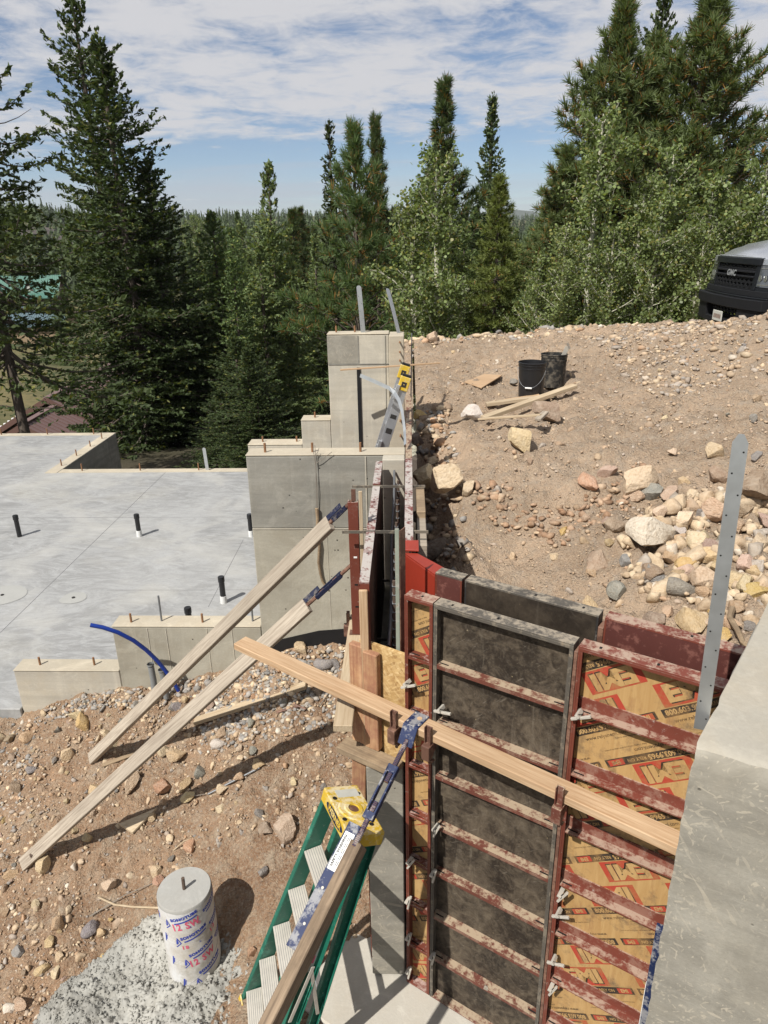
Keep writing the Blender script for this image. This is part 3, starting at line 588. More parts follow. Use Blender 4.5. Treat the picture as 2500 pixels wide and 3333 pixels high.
def pier_mesh():
    # front and top as fine grids so the arris can be broken and uneven
    nx, nz, ny = 90, 150, 90; mb = MB()
    def wob(p, s): return fbm(np.array([p[0]*s]), np.array([p[1]*s+p[2]*1.7*s]), 4, 4)[0]
    rows = []
    prof = [(0, -.1+2.57*(i/60)**1.0) for i in range(58)]+[(0, 2.47), (0.002, 2.50), (.006, 2.52), (.016, 2.532), (.03, 2.536)]+[(.03+1.72*(i/26)**1.5, 2.536) for i in range(1, 27)]
    ncol = 56
    for (d, z) in prof:
        r = []
        for i in range(ncol+1):
            a = 1.3*(i/ncol)**1.4; p = pc+pu*a+pn*d; p = Vector((p.x, p.y, z)); e = wob(p, 9)
            edge = math.exp(-((d-.012)/.03)**2)*math.exp(-((z-2.53)/.05)**2); ed2 = math.exp(-(a/.025)**2)
            off = pn*(edge*(.010+.028*max(0, e)))+Vector((0, 0, -edge*(.006+.03*abs(e)*.8)))+pu*(ed2*(.004+.008*max(-.3, wob(p, 14))))+pn*(.002*e)
            r.append(p+off)
        rows.append(r)
    vs = [p for r in rows for p in r]; n = ncol+1; mat = []
    for i in range(len(rows)-1):
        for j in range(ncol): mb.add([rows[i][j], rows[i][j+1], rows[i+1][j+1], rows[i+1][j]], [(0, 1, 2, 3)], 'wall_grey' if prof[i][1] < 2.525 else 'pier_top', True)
    # left side
    for i in range(57): 
        a, b = rows[i][0], rows[i+1][0]; mb.add([a, b, b+pn*1.74, a+pn*1.74], [(0, 1, 2, 3)], 'wall')
    me_o = mb.build('wall_face', pr_, recalc=False)
    bm = bmesh.new(); bm.from_mesh(me_o.data); bmesh.ops.remove_doubles(bm, verts=bm.verts, dist=.0003); bmesh.ops.recalc_face_normals(bm, faces=bm.faces); bm.to_mesh(me_o.data); bm.free()
    me_o.data.set_sharp_from_angle(angle=rad(60))
pier_mesh()
slab_prism(0, -.1, 2.49, 'wall', 'wall_core', .04, 0)
strap(pr_, (.945, 1.925, 2.53), .93, .042, (-.02, .02), (-.35, -1, 0), 'tall perforated galvanised strap standing out of the near pier', True, .02)
stub(pr_, 1.245, 2.07, 2.536, .16, .012)

# ------------------------------------------------------------------ form panels
def prints(w, z0, z1, yy, ang, px, pz, parent):
    ca, sa = math.cos(ang), math.sin(ang); layers = {0: [], 1: [], 2: [], 3: []}
    def put(vs, fs, ox, oz, lay, flip):
        q = []
        for v in vs:
            x, z = v[0]+ox, v[1]+oz
            q.append((x, z))
        layers[lay].append((q, fs, flip))
    allq = []
    bmx = {k: bmesh.new() for k in range(4)}
    R = 9
    def emit(vs, fs, ox, oz, lay, cx, cz, flip):
        bm = bmx[lay]; bv = []
        for v in vs:
            x, z = v[0]+ox, v[1]+oz
            x, z = x*.82, z*.82
            if flip: x, z = -x, -z
            x, z = x+cx, z+cz; bv.append(bm.verts.new((x*ca-z*sa+px, 0, x*sa+z*ca+pz)))
        for f in fs:
            try: bm.faces.new([bv[i] for i in f])
            except ValueError: pass
    def rect(a, b): return [(-a/2, -b/2), (a/2, -b/2), (a/2, b/2), (-a/2, b/2)], [(0, 1, 2, 3)]
    for j in range(-R, R*2):
        for i in range(-R, R*2):
            cx = i*.385+(.14 if j % 2 else 0); cz = j*.205; flip = (j % 2 == 1)
            X, Z = cx*ca-cz*sa+px, cx*sa+cz*ca+pz
            if not (-.45 < X < w+.45 and z0-.4 < Z < z1+.4): continue
            v, f = rect(.29, .118); emit(v, f, 0, .055, 0, cx, cz, flip)
            v, f = text('EMI', .118, .006); v = [(p[0]*1.25, p[1]) for p in v]; emit(v, f, .006, .049, 1, cx, cz, flip); emit(v, f, 0, .055, 2, cx, cz, flip)
            v, f = rect(.44, .042); emit(v, f, .05, -.030, 1, cx, cz, flip)
            v, f = text('800.603.9965', .037, .0012); emit(v, f, -.055, -.030, 2, cx, cz, flip)
            v, f = text('RELY ON', .024, .0004); emit(v, f, .105, -.030, 2, cx, cz, flip)
            v, f = rect(.082, .032); emit(v, f, .215, -.030, 3, cx, cz, flip)
            v, f = text('EMI', .030, .001); emit(v, f, .215, -.030, 2, cx, cz, flip)
            v, f = text('www.relyonemi.com', .027, .0002); emit(v, f, -.02, -.075, 1, cx, cz, flip)
            v, f = text('Refer to safety instructions when using this product.', .0105); emit(v, f, .13, -.098, 1, cx, cz, flip)
    names = {0: ('red_print', 'ink_red', .0006), 1: ('black_print', 'ink_black', .0010), 3: ('red_print', 'ink_red', .0014), 2: ('yellow_print', 'ply_yellow', .0018)}
    for k, bm in bmx.items():
        for co, no in (((.009, 0, 0), (-1, 0, 0)), ((w-.009, 0, 0), (1, 0, 0)), ((0, 0, z0+.009), (0, 0, -1)), ((0, 0, z1-.009), (0, 0, 1))):
            bmesh.ops.bisect_plane(bm, geom=bm.verts[:]+bm.edges[:]+bm.faces[:], plane_co=co, plane_no=no, clear_outer=True)
        for v in bm.verts: v.co.y = yy-names[k][2]
        me = bpy.data.meshes.new(names[k][0]); bm.to_mesh(me); bm.free(); me.materials.append(M[names[k][1]]); link(names[k][0], me, parent, local=True)['kind'] = 'stuff'
ribcache = {}
def rib_mesh(w, leg, mat, bow):
    k = (round(w, 3), leg, mat, bow)
    if k not in ribcache:
        mb = MB(); n = 8 if bow else 1
        for i in range(n):
            xa, xb = .009+(w-.018)*i/n, .009+(w-.018)*(i+1)/n; ya = bow*math.sin(math.pi*i/n); yb = bow*math.sin(math.pi*(i+1)/n)
            lo = [(xa, .003+ya, 0), (xb, .003+yb, 0), (xb, .0497, 0), (xa, .0497, 0)]; mb.prism(lo, (0, 0, .006), mat)
        if leg: mb.b2((.010, .043, .0062), (w-.010, .0496, leg), mat)
        else: mb.b2((.010, .003, -.014), (w-.010, .008, -.0005), mat)
        me = mb.build('cross_rib').data; ob = bpy.data.objects['cross_rib'] if False else None
        for o_ in [o_ for o_ in C.objects if o_.data is me]: C.objects.unlink(o_); bpy.data.objects.remove(o_)
        ribcache[k] = me
    return ribcache[k]
def wedge(parent, x, z, rot=0.0, mat='tread'):
    mb = MB(); R = Matrix.Rotation(rot, 3, 'Y')
    mb.box((x, -.012, z), (.018, .050, .012), mat, R); mb.box((x+.012, -.022, z-.008), (.010, .012, .085), mat, Matrix.Rotation(rot+.18, 3, 'Y')); mb.box((x+.012, -.0285, z+.012), (.004, .0015, .022), 'slot', Matrix.Rotation(rot+.18, 3, 'Y'))
    return mb.build('wedge_bolt', parent, .001, local=True)
def panel(label, origin, rz, w, h, fr, rib, face, zs, leg=.0, bow=0.0, pr=None, top=None, wedges=(), grp='steel framed concrete form panels', slots=True, name='wall_form'):
    t = thing(name, label, 'form panel', origin, grp, rz); top = top or rib
    for xa in (0, w-.008):
        mb = MB(); mb.b2((xa, 0, 0), (xa+.008, .0632, h-.009), fr)
        for k in range(int(h/.15)): mb.b2((xa-.0006 if xa == 0 else xa+.0078, .018, .1+k*.15), (xa+.0003 if xa == 0 else xa+.0086, .03, .13+k*.15), 'slot')
        xi = .008 if xa == 0 else w-.008
        mb.b2((xi if xa == 0 else xi-.009, .001, .006), (xi+.009 if xa == 0 else xi, .005, h-.012), fr); mb.build('side_rail', t, .0012, local=True)
    mb = MB(); mb.b2((0, -.0005, h-.0085), (w, .0637, h), top); mb.b2((.0, -.0005, h-.022), (w, .004, h-.0086), fr)
    if slots:
        for k in range(max(1, int(w/.21))): mb.b2((.07+k*.21, .022, h-.0002), (.080+k*.21, .038, h+.0008), 'slot')
    mb.build('top_rail', t, .0012, local=True)
    mb = MB(); mb.b2((.0085, 0, 0), (w-.0085, .0636, .008), rib); mb.build('bottom_rail', t, .0012, local=True)
    mb = MB(); mb.b2((.0085, .0499, .0085), (w-.0085, .0628, h-.009), face); pf = mb.build('plywood_face', t, local=True)
    if pr: prints(w, 0, h, .0499, *pr, pf)
    for z in zs:
        o = bpy.data.objects.new('cross_rib', rib_mesh(w, leg, rib, bow)); C.objects.link(o); o.parent = t; o.matrix_basis = Matrix.Translation((0, 0, z))
        mb = MB(); mb.b2((.022, .02, z+.0062), (.065, .027, z+.0072), 'slot')
        if w > .3: mb.b2((w-.065, .02, z+.0062), (w-.022, .027, z+.0072), 'slot')
        ro_ = mb.build('rib_slot', o, local=True); ro_.matrix_basis = Matrix.Translation((0, 0, -z)); ro_['kind'] = 'stuff'
    for wd in wedges: wedge(t, *wd)
    return t
FB = .094; H = 2.441
ZS = [k*.305 for k in range(1, 8)]
panel('narrow red form panel with yellow printed plywood at the outer corner', WP(-.146, .001, FB), WA, .143, H, 'red', 'red', 'ply_yellow', ZS, 0, .012, (rad(33), .06, .02), 'red_worn', [(.02, 2.0, .9), (.03, .93, .3), (.02, .65, 0), (.02, .38, 0), (.02, .12, 0)])
panel('wide form panel with dusty black plywood between two red panels', WP(.002, 0, FB), WA, .612, H, 'grey_steel', 'red_dust', 'ply_black', ZS, 0, 0, None, 'grey_steel', [(.05, 1.93, 1.2), (.03, 1.23, .2), (.02, .93, 0), (.02, .34, 0)])
panel('wide red form panel with yellow printed plywood beside the near pier', WP(.632, .002, FB), WA, .565, H, 'red', 'red_worn', 'ply_yellow', ZS, .055, 0, (rad(35), .10, .10), 'red_worn', [(.03, 2.15, .9), (.03, 1.78, .2), (.03, 1.2, .3), (.03, 1.08, .9), (.03, .78, 1.0), (.03, .6, .2)])
mb = MB(); mb.b2((0, .004, 0), (.014, .05, H-.03), 'rust'); o = mb.build('filler_bar', bevel=.001, mw=Matrix.Translation(WP(.616, 0, FB)) @ Matrix.Rotation(WA, 4, 'Z')); tag(o, 'thin rusty filler bar between the black and the yellow form panels', 'filler bar')
# corner angle taller than the panels
ca_ = thing('corner_angle', 'grey green steel corner angle rising above the red corner panel', 'angle iron', (-.05, 2.86, 1.55))
mb = MB(); mb.b2((-.064, 2.858, 1.585), (-.046, 2.863, 2.80), 'green_angle'); mb.build('front_leg', ca_, .001)
mb = MB(); mb.prism([(-.0455, 2.858, 1.585), (-.041, 2.858, 1.585), (-.018, 2.905, 1.585), (-.0225, 2.907, 1.585)], (0, 0, 1.205), 'rust'); mb.build('side_leg', ca_, .001)  # shade inside the angle is put into this leg's darker colour
# inner side
A180 = WA+math.pi
panel('small brown red inner form panel next to the bright red corner', WP(-.001, .326, FB), A180, .138, H, 'red', 'red', 'ply_brown', ZS, 0, 0, None, 'grey_steel')
panel('inner form panel with shiny black plywood behind the front row', WP(.625, .328, FB), A180, .612, H, 'black_steel', 'black_steel', 'ply_black2', ZS, 0, 0, None, 'grey_steel')
panel('inner form panel with dark red plywood below the rock pile', WP(1.262, .328, FB), A180, .612, H, 'red', 'red', 'ply_brown', ZS, 0, 0, None, 'red_worn')
mb = MB(); mb.prism([WP(.627, .262, FB), WP(.649, .262, FB), WP(.649, .328, FB), WP(.627, .328, FB)], (0, 0, H-.05), 'rust'); tag(mb.build('filler_bar', bevel=.001), 'rusty filler bar between the inner black and dark red panels', 'filler bar')
ic = thing('inner_corner_form', 'bright red hinged inner corner form at the bend of the trench', 'corner form', (.05, 3.1, FB))
a0, a1 = Vector((-.024, 3.205, FB)), WP(-.141, .262, FB); a2 = WP(-.141, .33, FB); a3 = Vector((.04, 3.205, FB))
mb = MB(); mb.prism([a0, a1, a2, a0.lerp(a3, .45)+Vector((0, .02, 0))], (0, 0, H-.02), 'red_bright'); mb.build('corner_skin', ic, .002)
mb = MB(); z = Vector((0, 0, H-.018)); mb.prism([a0+z, a1+z, a2+Vector((.012, .012, 0))+z, a3+Vector((0, -.005, 0))+z], (0, 0, .008), 'red_bright'); mb.build('top_plate', ic, .001)
mb = MB(); z = Vector((0, 0, H-.004)); mb.prism([a0+Vector((0, .008, 0))+z, a3+Vector((.006, 0.0, 0))+z, (a3.x+.006, 3.33, FB+H-.004), (a0.x, 3.33, FB+H-.004)], (0, 0, .008), 'red_bright'); mb.build('top_plate', ic, .001)
# trench: right and left rows
A90 = math.pi/2
for y0, w_, tm, fm, lb in ((3.34, .61, 'white_worn', 'red', 'red form panel with cement caked top nearest the bend, right trench side'), (3.955, .805, 'white_worn', 'red', 'red form panel with cement caked top beside the wooden blocks, right trench side'), (4.765, .90, 'red_dust', 'red', 'plain dark red form panel beside the centre wall, right trench side'), (5.67, 1.1, 'red_dust', 'red', 'plain dark red form panel farthest along the trench, beside the aluminium ladder')):
    panel(lb, (.0195, y0, FB), A90, w_, H, fm, fm, 'ply_brown', ZS, 0, 0, None, tm).scale.y = .72
for y1, w_, lb in ((3.49, .60, 'cement caked left trench form panel nearest the strand board'), (4.215, .715, 'cement caked left trench form panel in the middle of its row'), (4.70, .475, 'cement caked left trench form panel touching the centre wall')):
    panel(lb, (-.230, y1, FB+(.0 if y1 > 4.3 else -.012)), -A90, w_, H, 'red', 'red_worn', 'ply_black', ZS, 0, 0, None, 'white_worn').scale.y = .72
g = 'steel ties bridging the trench forms'
for y in (4.222, 3.492):
    for z in (2.512, 1.85, 1.2):
        mb = MB(); mb.b2((-.36 if z > 2.4 else -.19, y-.012, z), (.10 if z > 2.4 else -.02, y-.006, z+.016), 'grey_steel'); tag(mb.build('form_tie'), ('topmost flat steel tie across the trench, %s one' % ('far' if y > 4 else 'near')) if z > 2.4 else 'flat steel tie low in the dark trench', 'form tie', g)
# reinforcing bars in the trench
rg = 'reinforcing bars in the trench'
zs_ = [(2.40, 0), (2.0, .006), (1.6, -.004), (1.2, .004)]
for i, (z, dx) in enumerate(zs_):
    pts = [(-.105+dx+.004*math.sin(k*.9+i), 4.74-k*.15, z+.05-(.036*k if i == 0 else 0)+.006*math.sin(k*.7+i)) for k in range(12)]
    mb = MB(); mb.tube(pts, .0085, 'rebar_grey' if i == 0 else 'rebar', 8); tag(mb.build('rebar'), 'topmost long reinforcing bar running along the trench' if i == 0 else 'long reinforcing bar lower down in the trench', 'rebar', rg)
for k in range(5):
    y = 3.05+k*.37; mb = MB(); n = 46
    mb.tube([(-.075, y, .3+j*(2.15/n)) for j in range(n+1)], .0085, 'rebar', 7)
    for j in range(n): mb.box((-.075, y, .32+j*(2.15/n)), (.0195, .0195, .007), 'rebar_grey', Matrix.Rotation(.5, 3, 'X'))
    tag(mb.build('rebar'), 'upright ribbed reinforcing bar tied in the trench', 'rebar', rg)
# ------------------------------------------------------------------ strand board bulkhead and trench timber
bh = thing('bulkhead', 'strand board closing the trench end with two stained studs', 'bulkhead', WP(-.3, .04, 1.58))
mb = MB(); mb.b2((-.425, .040, 1.585), (-.152, .058, 2.20), 'osb'); RW = Matrix.Translation(P0) @ Matrix.Rotation(WA, 4, 'Z'); mb.build('strand_board', bh, .001, RW)
for x0, z1, yy, wd in ((-.462, 2.19, -.002, .083), (-.378, 2.175, -.008, .083)):
    a = WP(x0+wd/2, yy+.019, 1.625); bar_obj('stud', a, a+Vector((0, 0, z1-1.625)), wd-.003, .038, 'wood_red', bh, NN, .004)
a, b = WP(-.50, -.035, 1.602), WP(-.165, -.035, 1.602); bar_obj('sill_block', a, b, .095, .037, 'wood_dark', bh)
bar_obj('support_post', (-.275, 2.88, 1.0), (-.255, 2.865, 1.58), .07, .038, 'wood_red', bh, (0, 1, 0))
bar_obj('end_post', (-.212, 2.878, 1.6), (-.212, 2.878, 2.49), .016, .04, 'wood_new', bh, (1, 0, 0))
# walers
w0, w1 = Vector((-.90, 3.222, 1.995)), Vector((.985, 1.975, 1.928))
wal = bar_obj('waler', w0, w1, .089, .038, 'wood_new'); tag(wal, 'long fresh tan timber waler across the front of the form panels', 'timber')
s0, s1 = Vector((-.318, 2.745, 1.822)), Vector((-.314, 4.66, 1.822)); sw_ = bar_obj('waler', s0, s1, .092, .038, 'wood_pale'); tag(sw_, 'pale timber waler with sawn end along the left trench forms', 'timber')
# strongback
sb = thing('strongback', 'upright rusty red steel channel bolted to the left trench forms', 'strongback', (-.30, 3.58, 1.85))
mb = MB(); mb.b2((-.332, 3.560, 1.845), (-.276, 3.566, 2.66), 'red'); mb.b2((-.332, 3.566, 1.845), (-.326, 3.605, 2.66), 'red'); mb.b2((-.282, 3.566, 1.845), (-.276, 3.605, 2.66), 'red'); mb.build('channel', sb, .0015)
mb = MB()
for z in (2.02, 2.16, 2.33, 2.48): mb.b2((-.309, 3.5588, z), (-.290, 3.5602, z+.010), 'white' if z > 2.3 else 'slot')
mb.build('bolt_slot', sb)
mb = MB(); mb.b2((-.312, 3.572, 2.661), (-.288, 3.578, 2.73), 'rust'); mb.build('top_plate', sb, .001)
bar_obj('backing_board', (-.262, 3.57, 1.7), (-.262, 3.57, 2.72), .02, .011, 'wood_pale', sb, (0, 1, 0), .002)
mb = MB(); mb.b2((-.35, 3.556, 1.8415), (-.262, 3.61, 1.8455), 'rust'); mb.build('foot_plate', sb)
# turnbuckle
def turnbuckle(parent, p0, p1, mat='navy', r=.012, wd=.022):
    p0, p1 = Vector(p0), Vector(p1); d = p1-p0; L = d.length; R, _ = frame(p0, p1); 
    mb = MB(); q = lambda a: p0+d*a; y = R @ Vector((0, 1, 0))
    for s_ in (-1, 1): mb.bar(q(.28)+y*wd*s_, q(.74)+y*wd*s_, .009, .026, mat)
    mb.bar(q(.26), q(.33), wd*2+.01, .026, mat); mb.bar(q(.69), q(.76), wd*2+.01, .026, mat)
    o = mb.build('turnbuckle', parent, .002)
    mb = MB()
    for a, b in ((0, .42), (.60, 1.0)):
        n = int((b-a)*L/.007)
        mb.tube([q(a), q(b)], r*.86, 'rust', 8)
        for i in range(n): mb.tube([q(a+(b-a)*i/n), q(a+(b-a)*(i+.5)/n)], r, 'rust' if mat == 'navy' else mat, 8, True)
    mb.build('screw', o); return o
def small_brace(label, top, mid, foot, tb):
    t = thing('brace', label, 'brace', foot, 'timber braces propping the left trench forms')
    d = (foot-top).normalized(); turnbuckle(t, top, mid)
    bar_obj('timber', mid-d*.02+Vector((0, -.0, .0)), foot+d*.04, .089, .038, 'wood_grey', t, (.35, -.6, 1))
    bar_obj('steel_shoe', mid-d*.13+Vector((-.01, .01, .028)), mid+d*.22+Vector((-.01, .01, .028)), .03, .006, 'navy', t, (.35, -.6, 1), .001)
b1t, b2t = onY(763, 1080, 3.585), onY(766, 1214, 3.585)
f1 = HL(203, 1642); f2 = HL(58, 1868)
small_brace('upper weathered timber brace with screw jack, footed at the stake higher up the slope', b1t, b1t.lerp(f1+Vector((0, 0, .03)), .07), f1+Vector((0, 0, .03)), 1)
small_brace('lower longer weathered timber brace with screw jack, footed nearest the bottom left', b2t, b2t.lerp(f2+Vector((0, 0, .03)), .125), f2+Vector((0, 0, .03)), 1)
for f, px_s, lab in ((f1, 218, 'dark steel stake at the foot of the upper timber brace'), (f2, 66, 'dark steel stake at the foot of the lower timber brace')):
    mb = MB(); q = f+Vector((.075, -.015, 0)); mb.tube([q-Vector((0, 0, .15)), q+Vector((-.012, 0, .11))], .011, 'rebar', 8); mb.tube([q+Vector((-.012, 0, .105)), q+Vector((-.012, 0, .113))], .0135, 'rebar', 8); tag(mb.build('stake'), lab, 'stake', 'steel stakes holding the braces')
# brackets carrying the walers
def bracket(label, p, ang, mat='rust'):
    t = thing('waler_bracket', label, 'bracket', p, 'steel brackets gripping the walers', ang)
    mb = MB(); mb.b2((-.016, -.064, -.03), (-.012, -.044, .062), mat); mb.b2((.012, -.064, -.03), (.016, -.044, .062), mat); mb.b2((-.012, -.049, -.03), (.012, -.044, .062), mat); mb.build('upright_channel', t, .001, local=True)
    mb = MB(); mb.prism([(-.02, -.082, -.024), (-.02, .05, -.024), (-.02, .05, -.05), (-.02, -.01, -.055), (-.02, -.055, -.10), (-.02, -.082, -.10)], (.04, 0, 0), mat); mb.build('jaw', t, .004, local=True, seg=2)
    mb = MB(); mb.b2((-.006, -.04, -.15), (.006, -.032, -.05), mat); mb.b2((-.02, -.05, -.125), (.02, -.03, -.117), mat); mb.build('wedge', t, .001, local=True)
wd_ = (w1-w0).normalized(); wang = math.atan2(wd_.y, wd_.x)
def onw(x): return w0.lerp(w1, x)
bracket('rusty waler bracket left of the blue bracing plate', onw(.455), wang); bracket('rusty waler bracket right of the blue bracing plate', onw(.535), wang); bracket('red waler bracket over the joint of the black and yellow panels', onw(.80), wang, 'red_dust')
bracket('rusty bracket under the side waler above the gravel', Vector((-.318, 3.75, 1.822)), -math.pi/2)
# big brace towards the camera
big = thing('brace', 'large near timber brace with blue steel jack leaning off the waler towards us', 'brace', (-1.9, -.55, 0))
A0 = onw(.493)+Vector((-.03, -.05, -.02)); D_ = Vector((-.52, -.855, -.585)); Rb, _ = frame(A0, A0+D_)
bn = Rb @ Vector((0, 0, 1)); by = Rb @ Vector((0, 1, 0))
q = onw(.493)+Vector((0, 0, .0215)); R3 = Matrix.Rotation(wang, 3, 'Z')
mb = MB(); mb.box(q, (.075, .10, .005), 'blue', R3); mb.bar(q+R3 @ Vector((0, -.050, .001)), q+R3 @ Vector((0, -.098, -.075)), .075, .005, 'blue', R3 @ Vector((0, -.84, .54))); o = mb.build('hook_plate', big, .002)
mb = MB(); mb.tube([q+R3 @ Vector((.008, .012, .001)), q+R3 @ Vector((.008, .012, .0035))], .012, 'wood_new', 14)
for a, b in ((-.028, -.03), (.03, -.03), (-.028, .036), (.03, .036)): mb.tube([q+R3 @ Vector((a, b, .001)), q+R3 @ Vector((a, b, .0045))], .004, 'tread', 8)
mb.build('plate_hole', o)
sA = A0+D_*.02; turnbuckle(big, A0+D_*.02, A0+D_*.44, 'blue', .0125, .020)
by = -by
sh0, sh1 = A0+D_*.37+by*.040, A0+D_*.80+by*.040
mb = MB(); mb.bar(sh0, sh1, .055, .007, 'blue', bn); mb.bar(sh0+by*.028-bn*.022, sh1+by*.028-bn*.022, .005, .05, 'blue', bn); o = mb.build('steel_shoe', big, .0015)
mb = MB(); a = sh0+D_*.035+bn*.0042; b = sh0+D_*.17+bn*.0042; mb.bar(a, b, .046, .001, 'white', bn); o = mb.build('warning_label', o)
vs, fs = text('SAFETY WARNING', .0155, .0007); Rt = Matrix((D_.normalized()*-1, by, bn)).transposed(); c_ = (a+b)/2+bn*.0008+by*.012
mb = MB(); mb.add([c_+Rt @ Vector((v[0], v[1], 0)) for v in vs], fs, 'black')
for k in range(3):
    for j in range(5): mb.bar(a.lerp(b, .1+j*.16)+by*(-.004-.007*k)+bn*.0008, a.lerp(b, .1+j*.16+.12)+by*(-.004-.007*k)+bn*.0008, .0028, .0004, 'black', bn)
mb.build('label_text', o)
t0, t1 = A0+D_*.42-by*.0-bn*.032, A0+D_*3.3-by*.0-bn*.032; bar_obj('timber', t0, t1, .052, .080, 'wood_old', big, bn, .005)
mb = MB()
for s_ in (.47, .6, .72): mb.tube([A0+D_*s_+by*.04+bn*.003, A0+D_*s_+by*.04+bn*.0065], .006, 'tread', 8)
mb.build('nail_head', big)
# second steel jack beside the near pier
b2_ = thing('brace', 'dark blue steel jack with white label mostly hidden behind the near pier', 'brace', (.80, 1.80, 1.0)); 
mb = MB(); mb.bar(pc-pu*.001+pn*.06+Vector((0, 0, 1.72)), pc-pu*.001+pn*.06+Vector((0, 0, .9)), .03, .05, 'blue', pu); o = mb.build('steel_shoe', b2_, .002)
mb = MB(); mb.bar(pc-pu*.027+pn*.06+Vector((0, 0, 1.42)), pc-pu*.027+pn*.06+Vector((0, 0, 1.2)), .022, .002, 'white', pu); mb.build('warning_label', o)

# ------------------------------------------------------------------ green step ladder
lad = thing('step_ladder', 'closed green fibreglass step ladder with yellow top leaning by the short wall', 'ladder', (-.8, 2.4, -.1))
FL, FR = Vector((-.945, 2.70, -.10)), Vector((-.80, 2.14, -.14)); TL, TR = Vector((-.352, 2.545, 1.60)), Vector((-.236, 2.31, 1.60))
wv = (TR-TL).normalized(); axis = ((TL+TR)/2-(FL+FR)/2).normalized(); out = axis.cross(wv).normalized()
if out.x > 0: out = -out
def rail(name, a, b, face, wdt=.066, th=.004):
    mb = MB(); mb.bar(a, b, wdt, th, 'green', face); y = frame(a, b, face)[0] @ Vector((0, 1, 0)); z = frame(a, b, face)[0] @ Vector((0, 0, 1))
    for s_ in (-1, 1): mb.bar(a+y*s_*(wdt/2)-z*.013*1, b+y*s_*(wdt/2)-z*.013*1, th, .028, 'green', face)
    return mb.build(name, lad, .001)
rail('front_rail', FL, TL, wv*1.0, .078); rail('front_rail', FR, TR, -wv, .078)
RL, RR = FL-out*.17+wv*.03, FR-out*.17-wv*.02; RTL, RTR = TL-out*.085+wv*.03, TR-out*.085-wv*.02
rail('rear_rail', RL, RTL, wv, .05); rail('rear_rail', RR, RTR, -wv, .05)
for k in range(5):
    f = (.22+.305*k)/1.80; a, b = FL.lerp(TL, f), FR.lerp(TR, f); w_ = (b-a).normalized(); a, b = a+w_*.006, b-w_*.006
    upv = (axis*.30+Vector((-.25, 0, 1))).normalized(); mb = MB(); mb.bar(a+out*.0, b+out*.0, .085, .005, 'tread', upv)
    R_, _ = frame(a, b, upv); y = R_ @ Vector((0, 1, 0)); z = R_ @ Vector((0, 0, 1))
    mb.bar(a+y*.042-z*.014, b+y*.042-z*.014, .004, .028, 'tread', upv); mb.bar(a-y*.042-z*.014, b-y*.042-z*.014, .004, .028, 'tread', upv)
    for j in range(-3, 4): mb.bar(a+y*j*.011+z*.0028, b+y*j*.011+z*.0028, .0022, .0012, 'tread_groove', upv)
    mb.build('step', lad, .0008)
for k in range(3):
    f = .2+.27*k; mb = MB(); mb.bar(RL.lerp(RTL, f), RR.lerp(RTR, f), .03, .02, 'alu', axis); mb.build('rear_bar', lad, .001)
# yellow top
cx_ = (TL+TR)/2+axis*.0; upn = axis; Rc, _ = frame(TL-wv*.045, TR+wv*.045, upn); Lc = (TR-TL).length+.05; cz_ = cx_+upn*.035-out*.035
mb = MB(); mb.box(cz_, (Lc, .165, .008), 'yellow', Rc)
for s_ in (-1, 1): mb.box(cz_+Rc @ Vector((0, s_*.0825, -.028)), (Lc, .006, .062), 'yellow', Rc); mb.box(cz_+Rc @ Vector((s_*Lc/2, 0, -.028)), (.006, .165, .062), 'yellow', Rc)
top = mb.build('ladder_top', lad, .006, seg=2)
def rc(x, y, z): return cz_+Rc @ Vector((x, y, z))
mb = MB(); n = 30
for r0, r1, z0, z1, mt in ((.072, .066, .0042, .0085, 'yellow'), (.066, .046, .0085, .0085, 'yellow'), (.046, .040, .0085, .012, 'yellow'), (.040, .026, .012, .012, 'yellow'), (.026, .024, .012, .006, 'yellow'), (.024, 0.0005, .0065, .0065, 'rust')):
    vs = []
    for r, z in ((r0, z0), (r1, z1)): vs += [rc(.0+r*math.cos(2*math.pi*k/n), r*math.sin(2*math.pi*k/n)*.98, z) for k in range(n)]
    mb.add(vs, [(k, (k+1) % n, n+(k+1) % n, n+k) for k in range(n)], mt)
mb.build('tray_ring', top)
mb = MB(); mb.box(rc(-Lc*.34, .012, .0047), (.05, .11, .001), 'label', Rc); mb.build('label', top)
ys = 1 if (Rc @ Vector((0, 1, 0))).dot(out) > 0 else -1
mb = MB(); m_ = Rc @ Vector((0, ys, 0)); c0 = rc(.0, ys*.0862, -.028); xd = Rc @ Vector((1, 0, 0)); zd = Rc @ Vector((0, 0, 1))
sx_ = 1 if xd.cross(zd).dot(m_) > 0 else -1
mb.add([c0+xd*(.095*math.cos(a))+zd*(.024*math.sin(a)) for a in np.linspace(0, 6.283, 33)[:-1]], [tuple(range(32))], 'navy'); mb.build('brand_badge', top)
vs, fs = text('WERNER', .036, .0014); mb = MB(); mb.add([c0+m_*.0006+xd*(sx_*v[0])+zd*v[1] for v in vs], fs, 'yellow'); mb.build('badge_text', top)
mb = MB()
for x, y in ((.085, -.05), (.10, .045), (.055, -.066), (-.08, -.06), (-.10, .066)): mb.tube([rc(x, y, .003), rc(x, y, .0049)], .011, 'slot', 12)
mb.build('tool_hole', top)
